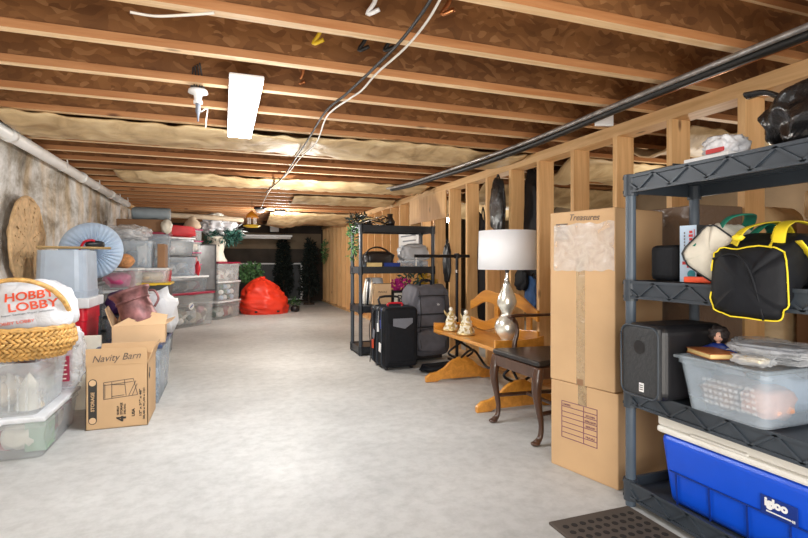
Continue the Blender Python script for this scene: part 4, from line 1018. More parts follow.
m.build('sticker_print', M['ink'], stk)['kind'] = 'stuff'
m = MB(); m.cyl((-.018, -.0, .20), (-.0165, 0, .20), .028, n=24); m.build('tweeter', M['black'], t)
t = tote('frosted grey-blue open-weave bin full of toys on the third shelf', .44, .33, .192, (1.805, 1.262, .512), 0, 'clearb', None, ribs=0, taper=.86)
m = MB(); m.box((0, 0, .186), (.455, .345, .012)); m.box((-.226, .04, .176), (.010, .09, .022)); m.box((-.226, -.13, .176), (.008, .04, .02)); m.build('lid', M['smoke'], t, bevel=.004)
m = MB()
for i in range(10):
    for j in range(5): m.box((-.198-.0022*j*1.4, -.115+.019*i, .045+.020*j), (.003, .012, .010))
m.build('slot_pattern', M['clearw'], t)['kind'] = 'stuff'
goods('pinkish toys inside the frosted bin on the third shelf', (1.72, 1.18, .58), (.16, .12, .10), 'skin', 91, cat='toy')
goods('dark toys inside the frosted bin on the third shelf', (1.74, 1.32, .575), (.20, .14, .11), 'cardd', 92, cat='toy')
goods('blue and white things inside the frosted bin on the third shelf', (1.88, 1.25, .585), (.16, .2, .12), 'bluecl', 93, cat='toy')
zt = .512+.193
t = thing('photo_album', 'thin orange-brown book with cream page edges on the frosted bin lid', 'book', (1.665, 1.345, zt), R(-20))
m = MB(); m.box((0,0,.0035), (.10, .15, .003)); m.box((0,0,.0205), (.10, .15, .003)); m.box((.048, 0, .012), (.004, .15, .017)); m.build('cover', M['bookc'], t)
m = MB(); m.box((-.002,0,.012), (.092, .144, .014)); m.build('pages', M['bookp'], t)
def pack(label, c, size, seed, rz, mat='film'):
    t = thing('plastic_packet', label, 'packet', c, rz)
    m = MB(); m.blob((0,0,size[2]/2), size, .6, .22, 3, .08, seed, 4, floor=0); m.build('film_wrap', M[mat], t, smooth=True)
    m = MB(); m.blob((0,0,size[2]/2), (size[0]*.7, size[1]*.7, size[2]*.6), .6, .4, 3, 0, seed+1, 3, floor=.001); m.build('packet_contents', M[['greyp','rollc','gold','dgrey'][seed % 4]], t, smooth=True)
pack('long flat clear packet lying behind the orange-brown book', (1.78, 1.20, zt+.028), (.24, .24, .035), 100, .3)
pack('crumpled clear packet at the back of the frosted bin lid', (1.90, 1.33, zt), (.18, .16, .055), 101, -.2)
pack('small gold and grey packet near the corner of the frosted bin lid', (1.655, 1.185, zt), (.09, .11, .035), 102, .2)
pack('flat shiny packet under the long clear packet', (1.83, 1.19, zt), (.26, .20, .03), 103, .1)
t = thing('doll', 'dark-haired small doll in blue lying on the frosted bin behind the packets', 'doll', (1.76, 1.395, zt), R(-60))
m = MB(); m.blob((0,0,.060), (.034, .036, .042), 1, 0, sub=3); m.cyl((0,0,.03), (0,0,.05), .007); m.build('head', M['skin'], t, smooth=True)
m = MB(); m.blob((0,.012,.066), (.062, .05, .060), .9, .3, 3, .1, 4, 4); m.build('hair', M['hair'], t, smooth=True)
m = MB(); m.blob((0,0,.018), (.07, .036, .036), .8, .1, 2, 0, 4, 3); m.cyl((-.03,0,.02), (-.06,-.02,.008), .008, .005); m.cyl((.03,0,.02), (.06,-.02,.008), .008, .005); m.build('blue_dress', M['navy'], t, smooth=True)
for s in (-1, 1):
    m = MB(); m.blob((s*.007, -.017, .063), (.004, .003, .004), sub=2); m.build('eye', M['ink'], t, smooth=True)
# --- bottom tier: cooler
t = thing('cooler', 'cobalt blue picnic cooler with an ivory lid on the bottom shelf', 'cooler', (1.865, 1.245, .0755), R(2))
cw, cd, ch = .34, .72, .275
m = MB(); m.box((0, 0, ch/2), (cw, cd, ch)); 
for v in m.bm.verts:
    if v.co.z < .01: v.co.x *= .90; v.co.y *= .90
m.build('cooler_body', M['blue'], t, bevel=.03, segs=4)
m = MB()
for k in range(5): m.box((-.1645, -.28+.14*k, .07), (.006, .004, .12), rot=(0,-.07,0))
m.box((-.168, 0, .135), (.006, .62, .004)); m.build('moulded_groove', M['navy'], t)
m = MB(); m.box((0, 0, ch+.015), (cw+.012, cd+.014, .028)); m.build('collar', M['coolw'], t, bevel=.010)
m = MB(); m.box((0, 0, ch+.055), (cw+.004, cd+.006, .048)); m.box((-.172, .10, ch+.034), (.02, .22, .012)); m.build('lid', M['coolw'], t, bevel=.018, segs=4)
m = MB(); m.box((-.1685, -.105, .165), (.004, .115, .062), rot=(0,-.04,0)); plate = m.build('name_plate', M['navy'], t, bevel=.003)
text('igloo', 'lettering', M['white'], plate, (-.1725, -.098, .174), (PI/2, 0, -PI/2), .072, .038, bold=.006)
m = MB(); m.box((-.1715, -.105, .148), (.002, .076, .004)); m.build('underline', M['white'], plate)
text('48', 'size_number', M['white'], plate, (-.1725, -.15, .148), (PI/2, 0, -PI/2), .012, .009)
# --- cartons beside the unit
def quad_carton(name, label, p, ang, w, d, z0, h, mat='card'):
    """Front left corner p; the face runs towards -Y rotated by ang; depth goes to +X."""
    t = thing(name, label, 'box', (p[0], p[1], z0), ang)
    m = MB(); m.b2(0, d, -w, 0, 0, h); m.build('carton_body', M[mat], t, bevel=.005)
    return t
an = R(14); W_ = .385
t = quad_carton('moving_carton', 'lower tan moving carton with a printed purple grid on the floor', (1.605, 2.215), an, W_, .42, 0, .44)
m = MB(); m.b2(-.001, 0, -W_/2-.025, -W_/2+.025, .34, .441); m.b2(-.001, .42, -W_/2-.025, -W_/2+.025, .4395, .4415); m.build('tape', M['tape'], t)
m = MB()
def lineyz(m, y0, z0, y1, z1, th=.003):
    c = (-.0012, (y0+y1)/2, (z0+z1)/2); m.box(c, (.0015, abs(y1-y0)+th, abs(z1-z0)+th))
for k in range(8): lineyz(m, -.07, .16+.026*k, -.275, .16+.026*k)
for yy in (-.07, -.20, -.275): lineyz(m, yy, .16, yy, .342)
m.build('printed_grid', M['purple'], t)
text('CONTENTS', 'grid_lettering', M['purple'], t, (-.0018, -.10, .327), FX, .045, .009)
text('KITCHEN', 'grid_lettering', M['purple'], t, (-.0018, -.238, .30), FX, .05, .009) 
text('LIVING ROOM', 'grid_lettering', M['purple'], t, (-.0018, -.238, .274), FX, .06, .009)
text('BEDROOM', 'grid_lettering', M['purple'], t, (-.0018, -.238, .248), FX, .05, .009)
text('FRAGILE', 'grid_lettering', M['purple'], t, (-.0018, -.238, .196), FX, .05, .009)
t = quad_carton('tall_carton', 'tall tan carton with taped film near its top, standing on the printed carton', (1.600, 2.215), an, W_*.97, .40, .4425, .855)
m = MB(); m.b2(-.0012, -.0002, -W_/2-.02, -W_/2+.03, 0, .62); m.build('tape', M['tape'], t)
m = MB(); m.grid(lambda u, v: Vector((-.006-.006*abs(noise.noise(Vector((u*5, v*5, 2)))), -.03-.345*u, .56+.23*v+.015*noise.noise(Vector((u*6, v*3, 1))))), 40, 24); m.build('film_patch', M['wrap'], t, smooth=True)
m = MB()
for k in range(5): m.box((-.0018, -.075, .72+.018*k), (.001, .085-.012*(k % 3), .007))
m.build('stamped_label', M['pencil'], t)['kind'] = 'stuff'
text('Treasures', 'handwriting', M['pencil'], t, (-.0018, -.21, .82), (PI/2, R(3), -PI/2), .17, .03, shear=.3)
m = MB(); m.b2(-.0018, -.0006, -W_/2-.01, -W_/2+.025, .0, .03); m.build('tape_end', M['cardd'], t)
t = carton('wrapped_carton', 'brown carton in shiny stretch wrap behind the near shelving unit', .30, .42, 1.32, (2.275, 2.0, 0), 0, 'wrapd', tape=False)
# --- stuff seen behind the studs on the right
t = carton('brown_carton', 'plain dark brown carton behind the studs at the right edge', .55, .70, 1.25, (2.95, 1.35, 0), R(-5), 'cardd')
t = thing('insulation_roll', 'kraft paper roll of insulation with printed lettering behind the second shelf', 'insulation', (2.80, 1.98, 0))
m = MB(); m.blob((0,0,.66), (.36, .44, 1.36), .5, .05, 2, .02, 3, 5, floor=0); m.build('paper_roll', M['kraft'], t, smooth=True)
m = MB(); m.tube([(-.19, .12, 1.28), (-.205, .02, 1.22), (-.20, -.10, 1.20), (-.18, -.15, 1.27)], .008, 6); m.build('black_strap', M['cable'], t, smooth=True)
t = thing('insulation_pack', 'cream paper pack with black lettering lying on the dark brown carton', 'insulation', (2.95, 1.32, 1.252))
m = MB(); m.box((0,0,.075), (.50, .75, .15)); m.build('paper_wrapping', M['kraft'], t, bevel=.03, segs=3)
text('MD25 Rhino', 'lettering', M['ink'], t, (-.252, -.0, .06), FX, .20, .035)
t = thing('insulation_pack', 'long kraft insulation pack standing behind the tall carton', 'insulation', (2.85, 2.9, 0))
m = MB(); m.box((0,0,.64), (.4, .7, 1.28)); m.build('paper_wrapping', M['kraft'], t, bevel=.05, segs=3)
tag(goods('bulging kraft bundle behind the studs beside the lamp', (2.9, 3.75, .55), (.5, .7, 1.1), 'kraft', 97, .6, 'insulation', 'insulation_bundle'), None, None)
def hung(name, label, px, yT, yB, X, w, mat, seed, cat, sx=.08):
    Y, d = atX(px, X); z1, z0 = zat(yT, d), zat(yB, d)
    t = thing(name, label, cat, (X, Y, z0))
    m = MB(); m.blob((0, 0, (z1-z0)*.46), (sx, w, (z1-z0)*.92), .75, .25, 2, .07, seed, 4); m.build('fabric', M[mat], t, smooth=True)
    m = MB(); m.tube([(0, -w*.2, (z1-z0)*.86), (.0, 0, (z1-z0)*1.02), (0, w*.2, (z1-z0)*.86)], .008, 6); m.build('loop', M['black'], t, smooth=True)
    return t
hung('hanging_bag', 'black bag hanging on a stud left above the lamp shade', 498, 176, 234, 2.39, .22, 'bagk', 3, 'bag', .07)
hung('garment_bag', 'tall black garment bag hanging in the bay right above the lamp shade', 533, 168, 300, 2.62, .34, 'blackf', 6, 'bag', .1)
hung('denim_jacket', 'blue denim garment hanging between the studs behind the armchair', 533, 274, 311, 2.50, .17, 'denim', 7, 'clothing', .1)
hung('dark_coat', 'long dark coat hanging in the narrow gap left of the lamp shade', 483, 210, 340, 2.60, .30, 'blackf', 8, 'clothing', .08)
hung('dark_bag', 'small black pouch hanging on a stud above the grey backpack', 447, 240, 282, 2.42, .16, 'black', 9, 'bag', .05)
hung('dark_scarf', 'dark cloth hanging behind the armchair and lamp base', 521, 268, 290, 2.43, .18, 'blackf', 10, 'clothing', .05)
# --- bench
X0, X1, Y0, Y1, ZS = 1.74, 2.13, 3.04, 4.07, .455
t = thing('deacon_bench', 'honey oak bench with a scalloped backrest and ogee feet against the stud wall', 'bench', ((X0+X1)/2, (Y0+Y1)/2, 0))
hx, hy = (X1-X0)/2, (Y1-Y0)/2
m = MB(); m.b2(-hx, hx, -hy, hy, ZS-.028, ZS); m.build('seat', M['honey'], t, bevel=.006)
for s in (-1, 1):
    m = MB(); poly = [(-hx, -.09), (-hx+.04, -.10), (hx, -.03), (hx, .075), (-hx+.09, .055), (-hx, .035)]
    poly = [(-hx, -.03), (-hx+.05, -.055), (0, -.06), (hx, -.03), (hx, .07), (hx-.06, .055), (-.02, .045), (-hx, .055)]
    m.prism([(x, ZS+z) for x, z in poly], .022, Matrix.Translation((0, s*hy-(.0 if s > 0 else .022), 0))); m.build('end_board', M['honey'], t, bevel=.004)
ft = [(-.30, 0), (-.30, .045), (-.26, .075), (-.20, .085), (-.14, .115), (-.09, .165), (-.03, .20), (.05, .205), (.11, .17), (.16, .12), (.22, .085), (.28, .07), (.30, .04), (.30, 0), (.20, 0), (.17, .015), (-.17, .015), (-.20, 0)]
for s, yy in ((-1, -hy+.08), (1, hy-.02)):
    m = MB(); m.prism([(x*1.1+.04, z) for x, z in ft], .035, Matrix.Translation((0, yy-.017, 0))); m.build('foot', M['honey'], t, bevel=.008)
    for k in (-1, 1):
        m = MB(); m.tube([(.05+k*.02, yy, .18), (.05+k*.12, yy, .24), (.05+k*.03, yy, .31), (.05-k*.06, yy, .37), (.05+k*.04, yy, ZS-.028)], .010, 8, 5); m.build('iron_support', M['iron'], t, smooth=True)
m = MB(); m.tube([(.05, -hy+.08, .19), (.05, -hy*.5, .30), (.05, 0, .20), (.05, hy*.5, .30), (.05, hy-.02, .19)], .010, 8, 6); m.build('iron_stretcher', M['iron'], t, smooth=True)
# scalloped back: two wavy rails joined by uprights
def wavy(zlo, zhi, amp, ph):
    top, bot = [], []
    for k in range(41):
        u = k/40; y = -hy+2*hy*u
        top.append((y, zhi+amp*math.sin(PI*u)**1.2*1.0+.022*math.cos(u*4*PI+ph))); bot.append((y, zlo+amp*.75*math.sin(PI*u)+.018*math.cos(u*4*PI+ph)))
    return top+bot[::-1]
rotm = Matrix.Translation((hx-.02, 0, 0)) @ Matrix.Rotation(PI/2, 4, 'Z')
m = MB(); m.prism([(y, z) for y, z in wavy(.635, .72, .09, PI)], .022, rotm); m.build('top_rail', M['honey'], t, bevel=.005)
m = MB(); m.prism([(y, z) for y, z in wavy(.455, .53, .05, 0)], .022, rotm); m.build('lower_rail', M['honey'], t, bevel=.005)
for yy in (-.40, .06):
    m = MB(); m.b2(hx-.04, hx-.022, yy-.03, yy+.03, .47, .70); m.build('back_slat', M['honey'], t, bevel=.004)
# --- lamp on the bench
xl, dl = 1.93, 3.6
Yl = 3.13; xl, dl = atY(507, Yl)
t = thing('table_lamp', 'mercury glass gourd table lamp with a white drum shade on the oak bench', 'lamp', (xl, Yl, ZS+.001))
m = MB(); m.lathe([(0, 0), (.062, 0), (.066, .012), (.04, .02), (.034, .028), (.052, .05), (.082, .09), (.088, .13), (.075, .17), (.045, .205), (.034, .222), (.046, .245), (.066, .28), (.070, .31), (.058, .35), (.036, .40), (.024, .43), (.020, .45), (0, .45)], n=36); m.build('gourd_base', M['merc'], t, smooth=True)
m = MB(); m.lathe([(.022, .445), (.016, .46), (.012, .50), (.016, .53), (0, .54)], n=20); m.build('neck', M['chrome'], t, smooth=True)
m = MB(); m.lathe([(.203, .535), (.198, .805), (.194, .805), (.199, .535)], n=56); m.build('lamp_shade', M['shade'], t, smooth=True, solid=.003)
m = MB()
for k in range(3): m.cyl((0, 0, .79), (.195*math.cos(k*2.1), .195*math.sin(k*2.1), .80), .003, n=6)
m.cyl((0,0,.53), (0,0,.80), .004, n=8); m.build('shade_fitter', M['chrome'], t)
def angel(px, Y, label, s, seed):
    x, d = atY(px, Y)
    t = thing('angel_figurine', label, 'figurine', (x, Y, ZS+.001), R(-20+30*seed)); t.scale = (1.12, 1.12, 1.08)
    m = MB(); m.lathe([(0, 0), (.052*s, 0), (.056*s, .02), (.04*s, .05), (.042*s, .07), (.026*s, .11), (.030*s, .13), (.014*s, .15), (0, .155)], n=20); m.blob((.02*s, -.02, .03), (.07, .06, .05), 1, .3, 3, .1, seed, 3); m.build('robe', M['angel'], t, smooth=True)
    m = MB(); m.blob((0, 0, .168), (.032, .032, .038), sub=3); m.build('head', M['ivory'], t, smooth=True)
    for k in (-1, 1):
        m = MB(); m.prism([(0, 0), (.035*k, .035), (.045*k, .07), (.03*k, .055), (.02*k, .04), (.005*k, .03)], .006, Matrix.Translation((.006*k, .018, .095))); m.build('wing', M['gold'], t)
        m = MB(); m.tube([(.02*k, 0, .125), (.035*k, -.02, .10), (.012*k, -.035, .095)], .007, 6); m.build('arm', M['ivory'], t, smooth=True)
    m = MB(); m.lathe([(.054*s, .0), (.060*s, .012), (.054*s, .022)], n=20); m.lathe([(.036*s, .066), (.042*s, .074), (.036*s, .082)], n=20); m.build('gilt_trim', M['gold'], t, smooth=True)
angel(451, 3.92, 'ivory and gold angel figurine, farther of the two on the bench', 1.05, 1)
angel(466, 3.66, 'ivory and gold angel figurine, nearer the lamp of the two on the bench', 1.1, 2)
# --- armchair
t = thing('armchair', 'dark walnut open armchair with a black leather seat in front of the bench', 'chair', (1.90, 2.68, 0), R(2))
hw = .245; fx, bx = -.225, .225        # chair looks towards -X; local y across
m = MB(); poly = [(-.235, -.245), (-.235, .245), (.20, .19), (.20, -.19)]
vv = [m.bm.verts.new((x, y, .445)) for x, y in poly]; f0 = m.bm.faces.new(vv); ex = bmesh.ops.extrude_face_region(m.bm, geom=[f0])
for v in ex['geom']:
    if isinstance(v, bmesh.types.BMVert): v.co.z += .035
m.build('leather_seat', M['leather'], t, bevel=.014, segs=4)
m = MB()
for a, b in (((-.225, -.235), (-.225, .235)), ((-.225, .235), (.205, .185)), ((.205, .185), (.205, -.185)), ((.205, -.185), (-.225, -.235))):
    A_, B_ = Vector((*a, .41)), Vector((*b, .41)); d = B_-A_
    m.box((A_+B_)/2, (d.length, .024, .068), rot=(0, 0, math.atan2(d.y, d.x)))
m.build('seat_rail', M['walnut'], t, bevel=.005)
for s in (-1, 1):
    m = MB(); y = s*.225
    m.tube([(-.215, y, .44), (-.228, y, .37), (-.232, y, .30), (-.215, y, .20), (-.200, y, .11), (-.208, y, .045), (-.235, y, .016)], [.027, .031, .027, .020, .015, .016, .020], 12, 5)
    m.blob((-.238, y, .014), (.062, .046, .028), sub=3, floor=0); m.build('cabriole_leg', M['walnut'], t, smooth=True)
    m = MB(); y = s*.175
    m.tube([(.205, y, .43), (.205, y, .25), (.225, y, .10), (.26, y, .0)], [.020, .018, .016, .016], 10, 4); m.build('back_leg', M['walnut'], t, smooth=True)
    m = MB(); y = s*.225
    m.tube([(-.07, y*.98, .42), (-.075, y, .50), (-.055, y, .57), (-.065, y, .64), (-.10, y, .675)], [.019, .017, .014, .014, .018], 10, 5)
    m.build('arm_support', M['walnut'], t, smooth=True)
    m = MB(); m.tube([(-.12, y, .680), (-.05, y, .688), (.08, y*.97, .686), (.24, s*.185, .69)], [.020, .022, .020, .016], 12, 5, .55); m.build('arm', M['walnut'], t, smooth=True)
    m = MB(); m.tube([(.215, s*.175, .43), (.235, s*.18, .65), (.285, s*.19, .92)], [.019, .017, .016], 10, 5); m.build('back_post', M['walnut'], t, smooth=True)
m = MB(); m.tube([(.28, -.21, .90), (.29, -.1, .945), (.295, 0, .955), (.29, .1, .945), (.28, .21, .90)], .024, 12, 5, .8); m.build('crest_rail', M['walnut'], t, smooth=True)
m = MB(); m.prism([(-.05, .43), (.05, .43), (.035, .55), (.075, .72), (.05, .93), (-.05, .93), (-.075, .72), (-.035, .55)], .012, Matrix.Translation((.255, 0, 0)) @ Matrix.Rotation(PI/2, 4, 'Z')); m.build('back_splat', M['walnut'], t)
m = MB(); m.tube([(0, -.20, .175), (0, .20, .175)], .012, 8, 1); m.build('cross_stretcher', M['walnut'], t)
for s in (-1, 1): m = MB(); m.tube([(-.205, s*.222, .175), (.215, s*.175, .175)], .013, 8, 1); m.build('side_stretcher', M['walnut'], t)
# --- luggage
t = thing('black_suitcase', 'black upright suitcase with luggage tags in front of the far shelving unit', 'suitcase', (1.605, 4.77, 0), R(2))
m = MB(); m.box((0, .02, .315), (.35, .44, .57)); m.build('case_body', M['blackf'], t, bevel=.035, segs=4)
m = MB(); m.box((.0, -.197, .27), (.27, .02, .38)); m.build('front_pocket', M['blackf'], t, bevel=.012)
m = MB(); m.prism([(-.10, .50), (.10, .50), (.10, .455), (.02, .40), (-.10, .43)], .006, Matrix.Translation((.01, -.216, 0))); m.build('grey_flap', M['greyp'], t)
for y in (-.13, 0, .13):
    m = MB(); pr = rrect(.362, .582, .05, 4); m.tube([(a, y, .315+b) for a, b in pr+pr[:1]], .006, 6, 1); m.build('zip_piping', M['shelf'], t, smooth=True)
m = MB(); m.tube([(-.07, -.02, .60), (-.07, -.02, .63), (.07, -.02, .63), (.07, -.02, .60)], .010, 8, 3); m.build('carry_handle', M['red'], t, smooth=True)
for sx in (-1, 1):
    for sy in (-1, 1):
        m = MB(); m.cyl((sx*.13-.012, sy*.13, .028), (sx*.13+.012, sy*.13, .028), .028, n=16); m.cyl((sx*.13, sy*.13, .04), (sx*.13, sy*.13, .07), .014); m.build('wheel', M['black'], t)
for k, (mt, y, z) in enumerate([('navy', -.10, .44), ('white', -.02, .40), ('orangep', .12, .22), ('white', -.12, .22), ('greyp', .05, .33)]):
    m = MB(); m.box((-.175-.006*k, y, z), (.006, .05, .085), rot=(.15*k-.3, 0, 0)); m.cyl((-.176, y, z+.04), (-.172, y, z+.16), .0035, n=6); m.build('luggage_tag', M[mt], t)
m = MB(); m.tube([(-.17, .10, .58), (-.22, .12, .40), (-.20, .14, .16), (-.215, .12, .04)], .012, 8, 5, .4); m.build('hanging_strap', M['black'], t, smooth=True)
m = MB(); m.tube([(-.10, .14, .60), (-.10, .16, .68), (.10, .16, .68), (.10, .14, .60)], .012, 8, 3); m.build('pull_handle', M['black'], t, smooth=True)
t = thing('travel_backpack', 'large charcoal wheeled backpack leaning beside the black suitcase', 'backpack', (2.02, 4.99, 0), R(4))
m = MB(); m.blob((0.01, 0, .42), (.49, .33, .76), .45, .06, 2, .02, 7, 5, floor=.06); m.build('pack_body', M['greyf'], t, smooth=True)
m = MB(); m.blob((0.0, -.14, .52), (.33, .10, .34), .5, .08, 2, .02, 8, 4); m.build('upper_pocket', M['greyf'], t, smooth=True)
m = MB(); m.blob((0.0, -.15, .23), (.35, .12, .24), .5, .08, 2, .03, 9, 4); m.build('lower_pocket', M['greyf'], t, smooth=True)
for z in (.69, .37, .50):
    m = MB(); m.tube([(-.17, -.185, z), (0, -.205, z+.006), (.17, -.185, z)], .006, 6, 3); m.build('zip', M['shelfk'], t, smooth=True)
for x in (-.14, .14):
    m = MB(); m.tube([(x, -.17, .74), (x, -.205, .52), (x, -.19, .30), (x, -.215, .16)], .010, 6, 4, .3); m.build('compression_strap', M['black'], t, smooth=True)
m = MB(); m.tube([(-.07, -.02, .79), (-.05, -.02, .84), (.05, -.02, .84), (.07, -.02, .79)], .014, 8, 3); m.build('grab_handle', M['blackf'], t, smooth=True)
text('W', 'small_emblem', M['white'], t, (.06, -.199, .60), (PI/2, R(15), 0), .035, .022)
for s in (-1, 1):
    m = MB(); m.cyl((s*.17-.02, .10, .045), (s*.17+.02, .10, .045), .045, n=18); m.build('wheel', M['black'], t)
m = MB(); m.b2(-.15, .15, -.12, .14, .03, .09); m.build('wheel_base', M['black'], t, bevel=.01)
goods('black folded cloth on the floor under the far end of the bench', (1.98, 4.42, .035), (.42, .22, .07), 'blackf', 61, .7, 'cloth', 'folded_cloth')
# --- garment rack
t = thing('garment_rack', 'black metal garment rack with a T-shaped bar behind the bench', 'rack', (2.27, 4.72, 0))
m = MB(); m.cyl((0,0,.02), (0,0,1.10), .016, n=14); m.build('upright', M['iron'], t)
m = MB(); m.cyl((-.47, 0, 1.10), (.14, 0, 1.10), .016, n=14); m.build('crossbar', M['iron'], t)
m = MB(); m.cyl((0,0,1.075), (0,0,1.13), .024, n=14); m.cyl((-.03,0,1.10), (.03,0,1.10), .022, n=14); m.build('connector', M['black'], t)
m = MB(); m.cyl((0,0,.93), (0,0,.96), .019, n=14); m.build('collar', M['chrome'], t)
m = MB(); m.b2(-.016, .016, -.20, .20, .0, .02); m.build('base_bar', M['iron'], t)
m = MB(); m.cyl((-.45,0,1.085), (-.45,0,1.0), .005, n=6); m.build('hook', M['chrome'], t)
# --- things on the far shelving unit (front rim at Y 5.40)
def fs(px, z, Y=5.52): x, _ = atY(px, Y); return (x, Y, z)
t = thing('handbag', 'dark shiny handbag with a big strap on the far shelving unit', 'bag', fs(378, .986), R(5))
m = MB(); m.blob((0,0,.085), (.34, .18, .17), .6, .15, 2, .08, 71, 4, floor=0); m.build('bag_body', M['leather'], t, smooth=True)
m = MB(); m.tube([(-.16, -.02, .04), (-.15, -.05, .17), (-.03, -.05, .22), (.10, -.05, .17), (.17, -.03, .05)], .014, 8, 5, .5); m.build('strap', M['leather'], t, smooth=True)
t = thing('grey_pouch', 'crumpled silver-grey bag on the second tier of the far shelving unit', 'bag', fs(413, 1.055))
m = MB(); m.blob((0,0,.085), (.33, .22, .21), .6, .2, 2, .08, 73, 5, floor=0); m.build('bag_body', M['gwhite'], t, smooth=True)
m = MB(); b = fs(382, .986, 5.55)
def tray(px0, px1, z0, z1, mat, label, Y=5.47):
    a, _ = atY(px0, Y); b, _ = atY(px1, Y)
    t = thing('storage_tray', label, 'tray', ((a+b)/2, Y+.09, z0)); w = b-a
    m = MB(); m.b2(-w/2, w/2, -.09, -.085, 0, z1-z0); m.b2(-w/2, w/2, .085, .09, 0, z1-z0); m.b2(-w/2, -w/2+.005, -.085, .085, 0, z1-z0); m.b2(w/2-.005, w/2, -.085, .085, 0, z1-z0); m.b2(-w/2, w/2, -.085, .085, 0, .005); m.build('tray_body', M[mat], t)
    return t, w
t, w = tray(402, 428, .986, 1.053, 'clearb', 'clear tray under the silver-grey bag')
m = MB(); m.b2(1.50, 1.54, 5.47, 5.6, .986, 1.05); tag(m.build('small_case', M['shelf']), 'small dark case at the left end of the second tier of the far shelving unit', 'case')
for k, (a, b, mt) in enumerate([(367, 382, 'bookp'), (384, 400, 'navy')]):
    xa, _ = atY(a, 5.415); xb, _ = atY(b, 5.415)
    m = MB(); m.b2(xa, xb, 5.412, 5.428, .987, 1.03); tag(m.build('flat_packet', M[mt]), ['yellow packet at the front of the far shelving unit under the handbag', 'blue packet at the front of the far shelving unit beside the yellow one'][k], 'packet')
t = thing('white_poster', 'white printed sheet pinned on the studs behind the silver-grey bag', 'sheet', (2.435, atX(408, 2.43)[0], 1.27))
m = MB(); m.b2(-.004, 0, -.40, .40, -.24, .20); m.build('sheet', M['white'], t)
m = MB()
for k in range(5): m.b2(-.006, -.004, -.30, .30-.08*(k % 2), .12-.07*k, .14-.07*k)
m.build('print', M['greyp'], t)['kind'] = 'stuff'
m = MB(); m.b2(-.04, .04, 0, .02, -.6699+.0, -.18) if False else None
random.seed(21)
m = MB(); a = fs(352, 1.40, 5.45)
m.leaves((1.385, 5.56, 1.28), (.10, .22, .42), 120, .07, .011); tag(m.build('trailing_greenery', M['leaf'], recalc=False), 'green trailing greenery hanging off the left corner of the far shelving unit', 'garland')
t = thing('wire_wreath', 'wiry dark and silver wreath lying on top of the far shelving unit', 'wreath', fs(372, 1.455, 5.6))
for k in range(5):
    m = MB(); rr = .19-.012*k; m.tube([(rr*math.cos(2*PI*j/24)*1.25, rr*.8*math.sin(2*PI*j/24), .018*k+.02*math.sin(j*1.1+k)+.02) for j in range(25)], .007, 6, 2); m.build('hoop', M[['iron','chrome','gold','iron','chrome'][k]], t, smooth=True)
m = MB(); m.leaves((-.14, 0, .05), (.24, .28, .12), 160, .08, .012); m.build('dry_sprigs', M['leafd'], t, recalc=False)
m = MB(); m.lathe([(0,0), (.05,0), (.06,.05), (.03,.10), (.035,.14), (0,.14)]); o = m.build('dark_vase', M['leather'], smooth=True); o.location = fs(390, 1.452, 5.55); tag(o, 'small dark pot at the end of the wreath on the far shelving unit', 'pot')
# third tier
t = carton('small_carton', 'small tan carton on the third tier of the far shelving unit', .20, .2, .24, fs(381, .552, 5.53), R(-6), 'card2')
text('FRAGILE', 'lettering', M['ink'], t, (.0, -.102, .15), FY, .10, .02)
t = thing('white_lampshade', 'white tapered lampshade standing behind the small tan carton', 'pot', fs(374, .552, 5.72))  # a loose lampshade, wide end down
m = MB(); m.lathe([(.15, 0), (.10, .30), (.095, .30), (.145, 0)], n=32); m.build('shade_body', M['shade'], t, smooth=True)
t = thing('sign_crate', 'black crate with a cream sign reading Be on the far shelving unit', 'crate', fs(401, .552, 5.50))
m = MB(); m.b2(-.125, .125, -.08, -.07, 0, .165); m.b2(-.125, .125, .07, .08, 0, .165); m.b2(-.125, -.115, -.07, .07, 0, .165); m.b2(.115, .125, -.07, .07, 0, .165); m.b2(-.115, .115, -.07, .07, 0, .01); m.build('crate_body', M['black'], t)
m = MB(); m.b2(-.11, .11, -.085, -.08, .01, .135); sg = m.build('sign_panel', M['ivory'], t)
text('Be', 'lettering', M['ink'], sg, (-.01, -.0865, .07), FY, .12, .085)
m = MB(); m.leaves(fs(402, .77, 5.50), (.26, .14, .14), 110, .06, .018); tag(m.build('magenta_flowers', M['flower'], recalc=False), 'magenta artificial flowers over the sign crate', 'flowers')
m = MB(); m.leaves(fs(412, .82, 5.60), (.34, .2, .28), 200, .07, .012); tag(m.build('grey_green_plant', M['leafb'], recalc=False), 'grey-green artificial plant behind the magenta flowers', 'plant')
m = MB(); m.leaves(fs(426, .80, 5.55), (.20, .18, .28), 150, .07, .014); tag(m.build('yellow_flowers', M['yflower'], recalc=False), 'yellow and green artificial flowers at the right end of the third tier', 'flowers')
for k in range(3):
    m = MB(); m.tube([(1.50+.03*k, 5.50, .56), (1.49+.04*k, 5.46, .70), (1.52+.03*k, 5.50, .86)], [.012, .016, .006], 8, 4); tag(m.build('garden_tool', M[['ivory','shelfk','beige'][k]], smooth=True), ['ivory-handled tool leaning left on the third tier of the far shelving unit', 'black-handled tool leaning between the pale ones on the third tier', 'beige-handled tool leaning beside the small tan carton'][k], 'tool')
# --- mat
t = thing('rubber_mat', 'dark brown perforated rubber mat on the floor at the bottom edge', 'mat', (1.42, 1.20, 0), R(0))
m = MB(); m.b2(-.20, .20, -.50, .50, 0, .012); m.build('mat_sheet', M['mat'], t, bevel=.004)
m = MB()
for i in range(9):
    for j in range(22):
        x = -.16+.04*i; y = -.46+.043*j
        m.cyl((x, y, .0105), (x, y, .0135), .013, n=8)
m.build('perforation', M['matd'], t)['kind'] = 'stuff'
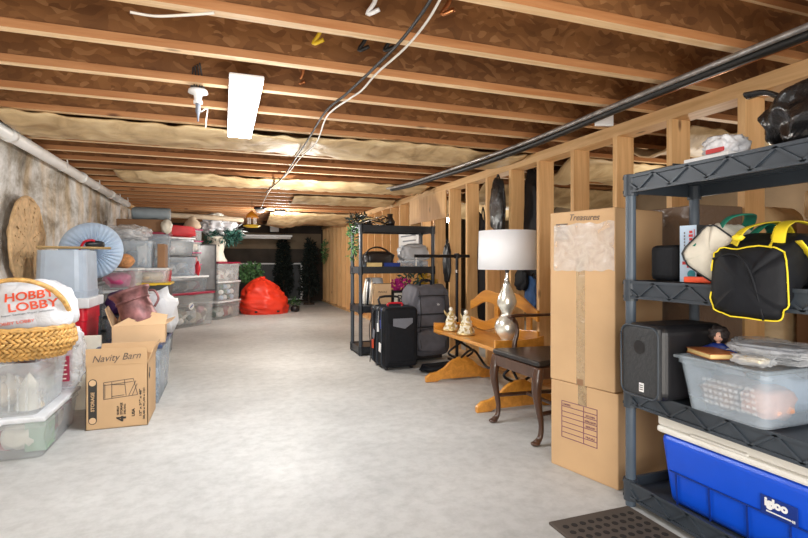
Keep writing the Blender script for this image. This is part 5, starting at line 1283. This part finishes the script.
# ================================================================== light and camera
def area(name, loc, size, energy, rot=(0,0,0), col=(1,1,1), sy=None):
    l = bpy.data.lights.new(name, 'AREA'); l.energy = energy; l.size = size; l.color = col
    if sy: l.shape = 'RECTANGLE'; l.size_y = sy
    o = bpy.data.objects.new(name, l); C.objects.link(o); o.location = loc; o.rotation_euler = rot
def point(name, loc, energy, r=.05, col=(1,1,1)):
    l = bpy.data.lights.new(name, 'POINT'); l.energy = energy; l.shadow_soft_size = r; l.color = col
    o = bpy.data.objects.new(name, l); C.objects.link(o); o.location = loc
area('panel_glow', (.103, 2.98, 1.87), .14, 30, sy=1.2, col=(.93,.97,1))
area('room_fill', (.0, -1.4, 1.5), 2.6, 98, (R(80), 0, R(-14)), (1,.97,.93), sy=1.3)
area('floor_bounce', (.3, -.7, .2), 1.8, 70, (R(150), 0, R(-14)), (1,.93,.84), sy=1.0)  # added unseen up-light imitating light bounced off the floor
point('utility_glow', (atY(280, 9.0)[0], 9.0, 1.75), 60, .05, (1,.98,.94))
point('mid_fill', (.7, 5.4, 1.35), 72, .02, (1,.95,.88))  # added fill light in mid-air, no bulb hangs here
point('far_fill', (.9, 8.6, 1.2), 22, .02, (1,.95,.88))  # extra unseen fill for the far end, without a fixture
point('panel_spill', (.1, 2.9, 1.40), 13, .03, (.97,.98,1))  # added point light mimicking the panel's spill onto pipe and joists
point('partition_fill', (3.9, 3.2, 1.3), 26, .05, (1,.93,.82))  # added fill light beyond the studs, not an actual bulb
point('partition_fill_far', (3.9, 6.4, 1.3), 22, .05, (1,.93,.82))  # added fill for the deeper part of that space, no bulb
point('partition_fill_near', (3.9, .8, 1.3), 12, .05, (1,.93,.82))  # added fill for the near part of that space, no bulb
w = bpy.data.worlds.new('world'); bpy.context.scene.world = w; w.use_nodes = True
bg = w.node_tree.nodes['Background']; bg.inputs['Color'].default_value = (1,.97,.93,1); bg.inputs['Strength'].default_value = .7
cam = bpy.data.cameras.new('camera'); co = bpy.data.objects.new('camera', cam); C.objects.link(co)
co.location = (0, 0, HC); co.rotation_euler = (PI/2, 0, -YAW)
cam.sensor_width = 36; cam.lens = 36*FPX/808; cam.shift_y = -8/808; cam.clip_start = .05
bpy.context.scene.camera = co
vs = bpy.context.scene.view_settings
vs.view_transform = 'Standard'; vs.look = 'None'; vs.exposure = -.17
